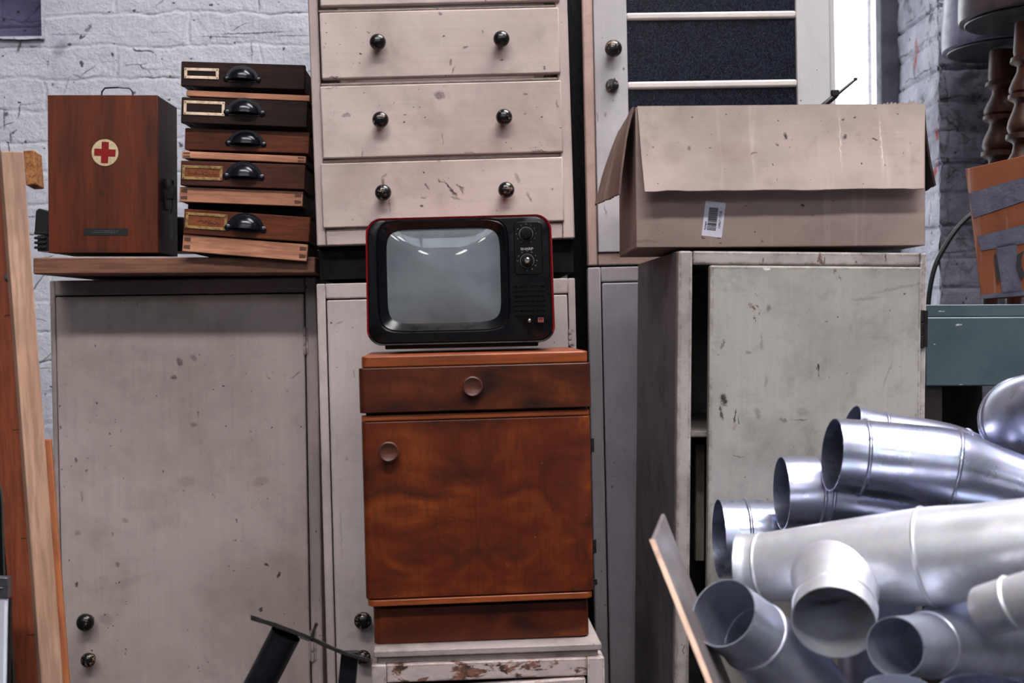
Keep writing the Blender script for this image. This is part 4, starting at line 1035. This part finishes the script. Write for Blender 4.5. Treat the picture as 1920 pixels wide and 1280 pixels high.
for x in (0.0, w_ - .04):
    for y in (.01, .8):
        bm = BM(); box(bm, x, x + .04, y, y + .04, -hh + .01, 0); obj('leg', bm, BFR, f.o)
bm = BM(); box(bm, .041, w_ - .041, .8, .81, -hh + .05, 0); obj('back_panel', bm, BFR, f.o)
z_tray = z2 - .004; f_g = f
TP = G('grey_duct_tape'); 
col = TP.mix(TP.rng(TP.noise(TP.co, 25, 4), .4, .7), lin((96, 96, 112)), lin((76, 76, 92))); TAPE = TP.fin(col, .35, TP.bump(TP.noise(TP.co, 30, 4, .7), .5, .004), .2, .5)
f = Fr('taped_carton', 'orange-brown cardboard carton bound with grey tape on the green cabinet', 'box', (1840, 560), (2040, 550), 2.60, 2.49)
w_ = f.w; x3, z3 = f.L(1811, 318); D = .12
OC = cardboard('orange_brown_cardboard', (128, 74, 50), (108, 62, 42), (), 12)
bm = BM(); t = .005
loop = [(0, 0), (w_, 0), (w_ + .03, z3 + .02), (x3, z3)]
def wallp(pts4, tv_): quadbox(bm, pts4, Vector(tv_))
wallp([(0, 0, 0), (w_, 0, 0), (w_ + .02, -.01, z3 + .035), (x3, -.01, z3)], (0, t, 0))
wallp([(0, D, 0), (w_, D, 0), (w_ + .02, D, z3 + .035), (x3, D, z3)], (0, t, 0))
wallp([(0, 0, 0), (0, D, 0), (x3, D, z3), (x3, -.01, z3)], (t, 0, 0)); wallp([(w_, 0, 0), (w_, D, 0), (w_ + .02, D, z3 + .035), (w_ + .02, -.01, z3 + .035)], (t, 0, 0))
wallp([(0, 0, 0), (w_, 0, 0), (w_, D, 0), (0, D, 0)], (0, 0, t))
bmesh.ops.recalc_face_normals(bm, faces=bm.faces)
obj('body', bm, OC, f.o, bevel=.001)
def band(pts, name='tape'):
    bm = BM(); q = [(f.L(a, b)[0], -.001 - .010 * max(0, f.L(a, b)[1] / z3) - .0006, f.L(a, b)[1]) for a, b in pts]
    quadbox(bm, q, Vector((0, .0008, 0))); return obj(name, bm, TAPE, f.o, smooth=False)
band([(1817, 363), (1960, 322), (1966, 362), (1827, 409)])
band([(1833, 444), (1970, 408), (1974, 448), (1840, 470)])
band([(1868, 462), (1906, 452), (1916, 545), (1880, 552)])
band([(1838, 553), (1990, 535), (1990, 548), (1840, 560)])
for pts in ([(1864, 477), (1869, 476), (1877, 526), (1871, 528)], [(1921, 470), (1908, 478), (1906, 500), (1914, 520), (1924, 520), (1917, 500), (1916, 485)]):
    q = [(f.L(a, b)[0], -.009, f.L(a, b)[1]) for a, b in pts]; bm = BM(); quadbox(bm, q, Vector((0, .0006, 0))); obj('black_lettering', bm, PRN, f.o, smooth=False)
bm.free() if False else None
# stools
ST = wood('turned_dark_wood', (40, 26, 22), (66, 38, 28), (104, 54, 34), 'z', 1.2, .45, 0, 50, spec=.22)
def turned_leg(f, x, y, zb, zt, r=.032):
    L = zt - zb; bm = BM()
    pr = [(.0, .45), (.03, .5), (.1, .55), (.2, .75), (.28, .95), (.31, 1.0), (.325, 1.25), (.34, 1.25), (.35, .8), (.38, .55), (.42, .6), (.47, .85), (.52, 1.05), (.555, 1.1), (.575, 1.2), (.59, 1.3), (.605, 1.22), (.615, .8),
          (.65, .62), (.68, .75), (.72, 1.0), (.765, 1.18), (.795, 1.2), (.81, 1.32), (.82, 1.32), (.832, 1.15), (.842, .8), (.85, .7), (.87, 1.1), (.875, 1.25), (.885, 1.25), (.89, 1.1), (1.0, 1.1)]
    # the upper block is nearly square
    sm = [(p[1] * r * .8, zb + p[0] * L) for p in pr]
    lathe(bm, sm, (x, y, 0), (0, 0, 1), 28)
    return obj('leg', bm, ST, f.o, ang=40)
def stool(label, px, py, Y, wd, dep, th, m, legs, col2=None, rot=0):
    f = Fr('padded_stool', label, 'stool', (px, py), (px + 200, py - 3), Y, Y, group='padded stools behind the taped carton', drop=0)
    return f
def cushion(f, x0, x1, y0, y1, z0, z1, m, r=.03):
    bm = BM(); n = 5; loops = []; ys = []
    lo = []
    for s_, zz in ((.93, z0), (.985, z0 + .004), (1.0, z0 + .02), (1.0, z1 - .03), (.96, z1 - .008), (.88, z1)):
        cx, cy = (x0 + x1) / 2, (y0 + y1) / 2; hx, hy = (x1 - x0) / 2 * s_, (y1 - y0) / 2 * s_
        o = rrect(cx - hx, cx + hx, cy - hy, cy + hy, r, 6); lo.append([bm.verts.new((x, y, zz + .003 * noise.noise(Vector((x * 30, y * 30, zz * 20))))) for x, y in o])
    for p, q in zip(lo, lo[1:]):
        k = len(p)
        for i in range(k): bm.faces.new((p[i], p[(i + 1) % k], q[(i + 1) % k], q[i]))
    bm.faces.new(lo[0][::-1]); bm.faces.new(lo[-1])
    return obj('cushion', bm, m, f.o, ang=60)
LEA = simple('worn_lavender_leather', (96, 94, 116), .35, 0, .5, .3, 18, (66, 64, 84), bumps=.4)
LEB = simple('worn_dark_leather', (62, 50, 54), .35, 0, .5, .5, 22, (44, 34, 40), bumps=.5)
zt_g = (f_g.M @ Vector((0, .2, z_tray))).z
for (cxp, cyp, Y, xl, lab, m, legx) in (((1866), 290, 3.0, 1772, 'padded stool with lavender-grey leather seat and turned leg, further back', LEA, 1869), (1935, 290, 2.9, 1806, 'padded stool with dark worn leather seat at the top right edge', LEB, 1917)):
    pass
LEGP = [(70, 27), (120, 27), (128, 25), (131, 31), (139, 32), (142, 24), (146, 18), (155, 19), (170, 26), (183, 31), (190, 31), (193, 27), (196, 32), (203, 32), (207, 22), (211, 19), (222, 22), (240, 29), (252, 31), (258, 29), (262, 26), (265, 32), (273, 32), (278, 20), (282, 17), (295, 19), (310, 27), (330, 32), (345, 30), (350, 33), (358, 33), (362, 22), (380, 19), (430, 22), (480, 19), (560, 14)]
def mkstool(lab, cpx, Y, rpx, py_seat, m, zfoot, legs, thick=.14):
    c = P(cpx, 300, Y); e = bpy.data.objects.new('padded_stool', None); COL.objects.link(e); e.location = (c.x, Y, zfoot); tag(e, lab, 'stool', 'padded stools behind the taped carton')
    r = rpx * Y / F; zs = P(cpx, py_seat, Y).z - zfoot
    bm = BM(); lathe(bm, [(r * .94, zs), (r * .985, zs + .002), (r, zs + .012), (r * .985, zs + .05), (r * .95, zs + thick * .7), (r * .88, zs + thick * .95), (r * .7, zs + thick)], seg=64)
    for v in bm.verts: v.co += Vector((v.co.x, v.co.y, 0)).normalized() * .004 * noise.noise(v.co * 16)
    obj('cushion', bm, m, e, ang=60)
    bm = BM(); lathe(bm, [(r * .9, zs - .006), (r * .9, zs - .0005)], seg=48); obj('seat_frame', bm, BLK, e, bevel=.002)
    for (px, dy) in legs:
        x = P(px, 250, Y + dy).x - c.x; y = dy
        foot = Vector((x * 1.0 - .045, y, 0)); head = Vector((x, y, zs - .02)); ax = (head - foot).normalized(); L = (head - foot).length
        bm = BM(); k = L / 490
        lathe(bm, [(rr * Y / F * .93, (560 - yy) * k) for yy, rr in reversed(LEGP)], foot, ax, 32); obj('leg', bm, ST, e, ang=45)
mkstool('padded stool with lavender-grey leather seat, further back and lower of the two', 1885, 3.16, 112, 92, LEA, zt_g, [(1884, -.06), (1975, .06), (1800 + 175, -.08)], .2)
mkstool('padded stool with dark worn leather seat at the top right edge, nearer and higher', 1928, 2.83, 122, 36, LEB, zt_g, [(1932, -.04), (2010, .08)], .16)
# black hose
e = [P(a, b, 2.95) for a, b in ((1850, 385), (1822, 402), (1795, 428), (1770, 465), (1753, 500), (1743, 545), (1738, 600))]
o = bpy.data.objects.new('black_hose', None); bpy.data.objects.remove(o)
bm = BM(); tube(bm, sample(e, 40), .0065, 12); h_ = obj('black_hose', bm, simple('black_rubber', (16, 16, 20), .4), None); tag(h_, 'black hose curving down the wall between both cartons', 'hose')

# ---------------------------------------------------------------- timber frame on the left
PB = wood('pale_rough_timber', (156, 118, 98), (182, 144, 122), (200, 166, 144), 'z', .7, .7, .35, 60, edge=.6)
OB = wood('orange_rough_timber', (150, 84, 50), (174, 104, 64), (190, 122, 80), 'z', .8, .7, .3, 61)
RB = wood('reddish_plank', (104, 46, 26), (132, 62, 34), (152, 78, 46), 'z', 1.2, .65, .4, 62)
CHIP = simple('chipboard_end', (164, 112, 70), .8, 0, .2, .5, 140, (104, 66, 38), bumps=.6)
top, bot = P(20, 287, 1.9), P(95, 1280, 1.88)
dirv = (bot - top).normalized()
base = top + dirv * ((top.z) / -dirv.z)
x = Vector((1, 0, 0)); z = -dirv; y = z.cross(x).normalized(); x = y.cross(z).normalized()
Mt = Matrix((x, y, z)).transposed().to_4x4(); Mt.translation = base
e = bpy.data.objects.new('timber_post', None); COL.objects.link(e); e.matrix_world = Mt
tag(e, 'rough pale timber post with reddish plank nailed alongside, leaning at the left edge', 'timber')
Lh = (top - base).length
def rp(px, py, Y): return Mt.inverted() @ P(px, py, Y)
def bar(bm, cx, cy, w, d, ang, z0, z1):
    M = Matrix.Translation((cx, cy, 0)) @ Matrix.Rotation(math.radians(ang), 4, 'Z'); box(bm, -w / 2, w / 2, -d / 2, d / 2, z0, z1, M)
bm = BM(); bar(bm, 0, 0, .034, .034, 32, 0.0, Lh); obj('post', bm, PB, e, bevel=.002)
q = rp(37, 900, 1.92)
bm = BM(); bar(bm, -.043, .022, .044, .02, 4, 0, Lh - .02); obj('side_plank', bm, RB, e, bevel=.0015)
bm = BM(); bar(bm, .0205, .012, .012, .02, 18, 0, Lh - .48); obj('orange_strip', bm, OB, e, bevel=.0015)
bm = BM(); bar(bm, .0275, .022, .017, .05, 8, Lh - .056, Lh + .002); obj('chipboard_block', bm, CHIP, e, bevel=.0015)
NL = simple('rusty_nail', (36, 30, 30), .5, .6)
for (a, b, l) in ((-.0165, 0, .018), (-.002, .002, .018)):
    bm = BM(); tube(bm, [(a, b, Lh - .01), (a - .0015, b, Lh + l)], .0008, 8); lathe(bm, [(.0025, 0), (.0025, .001)], (a - .0015, b, Lh + l), (0, 0, 1), 12); obj('nail', bm, NL, e)
for (zz, ax) in ((Lh - .27, 0), (Lh - .46, 0), (Lh - .64, 0), (Lh - .8, 0)):
    bm = BM(); tube(bm, [(-.029, -.004, zz), (-.0165, -.0125, zz + .001)], .0008, 6); obj('nail', bm, NL, e)
bm = BM(); q = rp(2, 517, 1.88); lathe(bm, [(.006, 0), (.006, .003), (.004, .0045)], (q.x, .012, q.z), (0, -1, 0), 20); obj('bolt', bm, simple('steel_bolt', (120, 116, 120), .35, .8), e)
# white case with metal corner
f = Fr('white_case', 'white panel case with a metal corner clasp at the bottom left edge', 'case', (-180, 1080), (14, 1085), 1.8, 1.8, floor=True)
bm = BM(); box(bm, 0, f.w, 0, .012, 0, f.h - .001); obj('panel', bm, simple('white_laminate', (200, 204, 216), .45, 0, .4, .06, 6), f.o, bevel=.004)
bm = BM(); box(bm, f.w - .05, f.w + .001, -.002, .014, f.h - .031, f.h + .002); box(bm, f.w - .05, f.w - .006, -.0035, -.002, f.h - .016, f.h - .013); obj('corner_clasp', bm, simple('dull_steel', (120, 122, 130), .35, .85), f.o, bevel=.0015)
bm = BM(); box(bm, f.w + .0012, f.w + .004, .003, .010, 0, f.h - .032); obj('rubber_edge', bm, BLK, f.o)
# black sheet added to stand for the shade on the wall behind
f = Fr('shade_sheet', 'added black sheet standing for the shade behind the timber post', 'board', (-260, 832), (90, 830), 3.05, 3.08, floor=True)
bm = BM(); box(bm, 0, f.w, 0, .02, 0, f.h); obj('sheet', bm, simple('wall_shade_black', (10, 10, 13), .7, 0, .2), f.o)
bm = BM(); tube(bm, sample([P(-14, 880, 1.86), P(2, 920, 1.86), P(6, 1000, 1.87), P(10, 1100, 1.88), P(22, 1200, 1.88), P(28, 1330, 1.88), P(28, 1500, 1.88)], 40), .0016, 8)
tag(obj('thin_cable', bm, simple('grey_cable', (70, 76, 72), .4), None), 'thin grey green cable hanging beside the white case', 'cable')

# ---------------------------------------------------------------- iron stand, bottom left
IR = simple('black_iron', (36, 34, 42), .42, .6, .5, .3, 40, (20, 19, 24), bumps=.5)
RUST = simple('crusty_iron', (50, 44, 46), .7, .4, .4, .4, 90, (26, 22, 22), bumps=.8)
YI = 1.78
o0 = P(533, 1192, YI); e = bpy.data.objects.new('iron_stand', None); COL.objects.link(e); e.location = (o0.x, o0.y, 0)
tag(e, 'black iron stand with a thick slanted tube and thin crusty plate on top', 'stand')
Wi = lambda p: Vector(p) - Vector((o0.x, o0.y, 0))
pl = [Wi(P(a, b, YI)) for a, b in ((470, 1157), (505, 1168), (550, 1184), (590, 1200), (640, 1222), (692, 1238))]
rd = ray(580, 1200).normalized()
bm = BM(); sm = sample([tuple(p) for p in pl], 30); prev = None; vs = []
for i, p in enumerate(sm):
    p = Vector(p); t_ = .0042 - .0016 * abs(i / 30 - .35); up = Vector((0, 0, 1)) * t_ * (1 + .25 * noise.noise(p * 60)); dp = rd * .05
    wv = 1 if 2 < i < 28 else .5
    vs.append([bm.verts.new(p + up), bm.verts.new(p - up), bm.verts.new(p - up + dp * wv), bm.verts.new(p + up + dp * wv)])
for a, b in zip(vs, vs[1:]):
    for k in range(4): bm.faces.new((a[k], b[k], b[(k + 1) % 4], a[(k + 1) % 4]))
bm.faces.new(vs[0]); bm.faces.new(vs[-1][::-1]); obj('plate', bm, RUST, e, bevel=.0008)
a = Wi(P(536, 1188, YI + .025)); b = Wi(P(487, 1283, YI + .025)); d_ = (b - a).normalized(); bot = a + d_ * ((a.z - .42) / -d_.z)
bm = BM(); tube(bm, [a, a.lerp(bot, .5), bot], .0245, 32); obj('tube_leg', bm, IR, e)
a = Wi(P(656, 1222, YI + .02)); b = Wi(P(650, 1283, YI + .02)); d_ = (b - a).normalized(); bot = a + d_ * (a.z / -d_.z)
bm = BM(); quadbox(bm, [a + Vector((-.014, 0, 0)), a + Vector((.014, 0, 0)), bot + Vector((.014, 0, 0)), bot + Vector((-.014, 0, 0))], Vector((0, .01, 0))); obj('flat_leg', bm, IR, e, bevel=.001)
bm = BM(); tube(bm, [Wi(P(594, 1168, YI)), Wi(P(588, 1182, YI)), Wi(P(584, 1198, YI))], [.0028, .0026, .0032], 10); obj('hook', bm, RUST, e)
bm = BM(); tube(bm, [Wi(P(562, 1194, YI)), Wi(P(580, 1201, YI))], [.0014, .0014], 8); obj('weld_wire', bm, RUST, e)

# ---------------------------------------------------------------- ducts
f = Fr('workbench', 'wooden workbench under the heap of metal ducts, below the frame', 'workbench', (1245, 1560), (3050, 1560), 1.3, 1.3, floor=True)
f.o.location.z = 0
bm = BM(); f_h = .70; box(bm, 0, f.w, -.05, .72, f_h - .04, f_h); WB = simple('grey_bench', (60, 60, 66), .7)
obj('bench_top', bm, WB, f.o, bevel=.003)
for x in (.02, f.w - .08):
    for y in (-.03, .64):
        bm = BM(); box(bm, x, x + .06, y, y + .06, 0, f_h - .04); obj('leg', bm, WB, f.o, bevel=.002)
bench_z = f_h
def duct(name, label, pts, radii, beads, m, branch=None, seg=72, n=70, cat='duct', wall=.0012):
    """pts: (px,py,Y) centre line; radii in m; beads: parameter 0..1 along it"""
    W = [P(*p) for p in pts]; base = W[0].copy(); k = len(W) - 1
    e = bpy.data.objects.new(name, None); COL.objects.link(e); e.location = base; tag(e, label, cat, 'galvanised duct fittings in the heap')
    sm = sample([tuple(p - base) + (r,) for p, r in zip(W, radii)], n)
    bm = BM(); tube(bm, [s[:3] for s in sm], [s[3] for s in sm], seg, wall=wall)
    if branch:
        ba, bb, br, _ = branch; A = P(*ba) - base; B = P(*bb) - base; d = (B - A).normalized()
        bmesh.ops.recalc_face_normals(bm, faces=bm.faces)
        kill = []
        for f_ in bm.faces:
            c = f_.calc_center_median(); q = c - A; t = q.dot(d)
            if t > .01 and (q - d * t).length < br * .96: kill.append(f_)
        bmesh.ops.delete(bm, geom=kill, context='FACES')
    body = obj('body', bm, m, e, ang=60)
    for t in beads:
        i = t * n; j = min(int(i), n - 1); u = i - j
        c = Vector([a * (1 - u) + b * u for a, b in zip(sm[j][:3], sm[j + 1][:3])]); r = sm[j][3] * (1 - u) + sm[j + 1][3] * u
        tg = (Vector(sm[min(j + 2, n)][:3]) - Vector(sm[max(j - 1, 0)][:3])).normalized()
        bm = BM(); pr = [(r - .0012 + .0036 * math.sin(math.pi * i_ / 8), -.0042 + .0084 * i_ / 8) for i_ in range(9)]
        lathe(bm, pr, c, tg, seg, cap=False); obj('seam_bead', bm, m, e, ang=80)
    if branch:
        L_ = (B - A).length; o = (B - A)
        prf = sample([(0, 1.25), (.35, 1.12), (.55, 1.02), (.62, 1.0), (1, 1.0)], 24)
        bm = BM(); pp = [A + o * (.02 + .98 * i / 24) for i in range(25)]
        rr = [br] * 25
        tube(bm, pp, rr, seg, wall=wall)
        mx = (Vector(sm[int(n * .5)][:3]) - Vector(sm[int(n * .3)][:3])).normalized(); mx = (mx - d * mx.dot(d)).normalized()
        for v in bm.verts:
            q = v.co - A; t = q.dot(d) / L_; v.co += mx * q.dot(mx) * .5 * max(0, 1 - t / .62) ** 1.5
        b_ = obj('branch_collar', bm, m, e, ang=60)
        c = A + o * .78; bm = BM(); pr = [(br - .0012 + .003 * math.sin(math.pi * i_ / 8), -.0035 + .007 * i_ / 8) for i_ in range(9)]
        lathe(bm, pr, c, d, seg, cap=False); obj('seam_bead', bm, m, b_, ang=80)
    return e
GV = [galv('galvanised_steel_%d' % i, c, r, i * 3, .8 if i in (0, 3) else .95) for i, (c, r) in enumerate((((240, 242, 250), .38), ((190, 196, 222), .27), ((194, 198, 222), .3), ((206, 212, 230), .32)))]
duct('duct_tee', 'biggest bright metal duct with open branch collar facing the camera', [(1384, 1062, 1.70), (1432, 1062, 1.685), (1580, 1052, 1.62), (1740, 1042, 1.56), (1860, 1028, 1.51), (2060, 1000, 1.44)], [.0485, .0495, .058, .0665, .061, .056], [.2, .6], GV[0], ((1572, 1052, 1.63), (1563, 1167, 1.49), .0545, 0))
duct('duct_pipe', 'bluish metal duct sloping right with open end, above the big tee', [(1560, 852, 1.80), (1618, 858, 1.80), (1700, 868, 1.79), (1785, 882, 1.78), (1880, 905, 1.76), (2060, 960, 1.72)], [.0575, .060, .0625, .064, .052, .045], [.19, .6], GV[1])
duct('duct_pipe', 'metal duct mostly hidden behind the bluish sloping duct, topmost left end', [(1594, 806, 1.96), (1650, 822, 1.96), (1795, 853, 1.95), (1900, 925, 1.96), (2060, 1040, 1.97)], [.044, .046, .048, .048, .048], [.25, .5], GV[2])
duct('duct_pipe', 'short metal duct with dark open mouth left of the sloping duct', [(1465, 924, 1.90), (1536, 925, 1.90), (1640, 940, 1.90), (1760, 965, 1.90)], [.0605, .0605, .055, .045], [.31, .37], GV[2])
duct('duct_pipe', 'lowest rear metal duct resting against the worn cupboard door, leftmost end', [(1348, 1010, 2.0), (1396, 1010, 2.0), (1480, 1012, 2.0), (1640, 1020, 2.0)], [.069, .069, .068, .068], [.33], GV[1])
duct('duct_elbow', 'metal duct elbow opening up-left beside the leaning panel, front of heap', [(1356, 1148, 1.50), (1388, 1172, 1.53), (1418, 1196, 1.555), (1475, 1255, 1.59), (1530, 1330, 1.60), (1590, 1490, 1.58)], [.0465, .048, .0495, .056, .058, .055], [.38], GV[3])
duct('duct_pipe', 'dark-mouthed metal duct under the right part of the big tee', [(1678, 1212, 1.42), (1740, 1208, 1.51), (1810, 1196, 1.60), (1960, 1178, 1.68), (2100, 1165, 1.70)], [.037, .042, .058, .062, .06], [.25], GV[3])
duct('duct_elbow', 'rounded metal duct elbow at the right edge below the green cabinet', [(1925, 810, 2.08), (1917, 798, 1.98), (1925, 786, 1.88), (1975, 778, 1.80), (2100, 780, 1.78)], [.062, .068, .07, .07, .07], [.42, .5], GV[2])
duct('duct_pipe', 'metal duct peeking out behind the sloping duct beneath the rounded elbow', [(1850, 862, 2.32), (1858, 858, 2.28), (1885, 860, 2.22), (2060, 880, 2.2)], [.048, .05, .05, .05], [], GV[1])
duct('duct_pipe', 'pale metal duct at the right edge between tee and dark-mouthed duct', [(1850, 1145, 1.37), (1900, 1130, 1.34), (2060, 1085, 1.28)], [.031, .031, .031], [.5], GV[0])
duct('duct_collar', 'smaller upturned duct rim at the bottom edge of the photo', [(1682, 1288, 1.36), (1687, 1470, 1.37), (1692, 1655, 1.38)], [.039, .039, .04], [.12], GV[3])
duct('duct_collar', 'wider upturned duct rim at the bottom right corner', [(1850, 1296, 1.30), (1856, 1500, 1.31), (1862, 1700, 1.32)], [.052, .052, .053], [.12], GV[1])
def upright(label, X_, Y_, zt, rad, m):
    c = Vector((X_, Y_, bench_z + .001)); e = bpy.data.objects.new('duct_pipe', None); COL.objects.link(e); e.location = c; tag(e, label, 'duct', 'galvanised duct fittings in the heap')
    bm = BM(); tube(bm, [(0, 0, 0), (0, 0, (zt - c.z) * .5), (.004, 0, zt - c.z)], rad, 64, wall=.0012); obj('body', bm, m, e, ang=60)
    bm = BM(); lathe(bm, [(rad - .0012 + .0036 * math.sin(math.pi * i_ / 8), -.0042 + .0084 * i_ / 8) for i_ in range(9)], (.003, 0, (zt - c.z) * .8), (0, 0, 1), 64, cap=False); obj('seam_bead', bm, m, e, ang=80)
upright('upright metal duct standing in shade directly behind the open branch collar', .575, 1.81, 1.02, .06, GV[1])
upright('upright metal duct standing in shade behind the dark-mouthed duct', .77, 1.84, .99, .052, GV[1])
upright('upright metal duct in shade at the right edge, carrying the rounded elbow', 1.06, 1.93, 1.15, .065, GV[1])
# leaning panel in front of the worn cupboard
bm = BM()
A_, B_ = P(1227, 1010, 1.50), P(1372, 1370, 1.36); C0, D_ = P(1246, 962, 1.66), P(1400, 1370, 1.56)
dn = (B_ - A_).normalized(); base = B_ + dn * ((B_.z - .702) / -dn.z)
kk = (base - B_); quadbox(bm, [A_ - base, C0 - base, D_ + kk - base, Vector((0, 0, 0))], Vector((-.006, -.0015, .0)))
e = bpy.data.objects.new('leaning_panel', None); COL.objects.link(e); e.location = base; tag(e, 'narrow grey panel with a pale wooden edge leaning in front of the worn cupboard', 'panel')
obj('sheet', bm, [simple('grey_laminate', (112, 104, 106), .45, 0, .4, .15, 8)], e, bevel=.002)
bm = BM(); q = [A_ - base + Vector((-.0075, -.0035, 0)), A_ - base + Vector((.0, -.0035, 0)), Vector((.0, -.0035, 0)), Vector((-.0075, -.0035, 0))]
quadbox(bm, q, Vector((0, .0014, .0))); obj('edge_strip', bm, simple('pale_wood_edge', (206, 170, 150), .5, 0, .3, .25, 16), e, bevel=.0005)
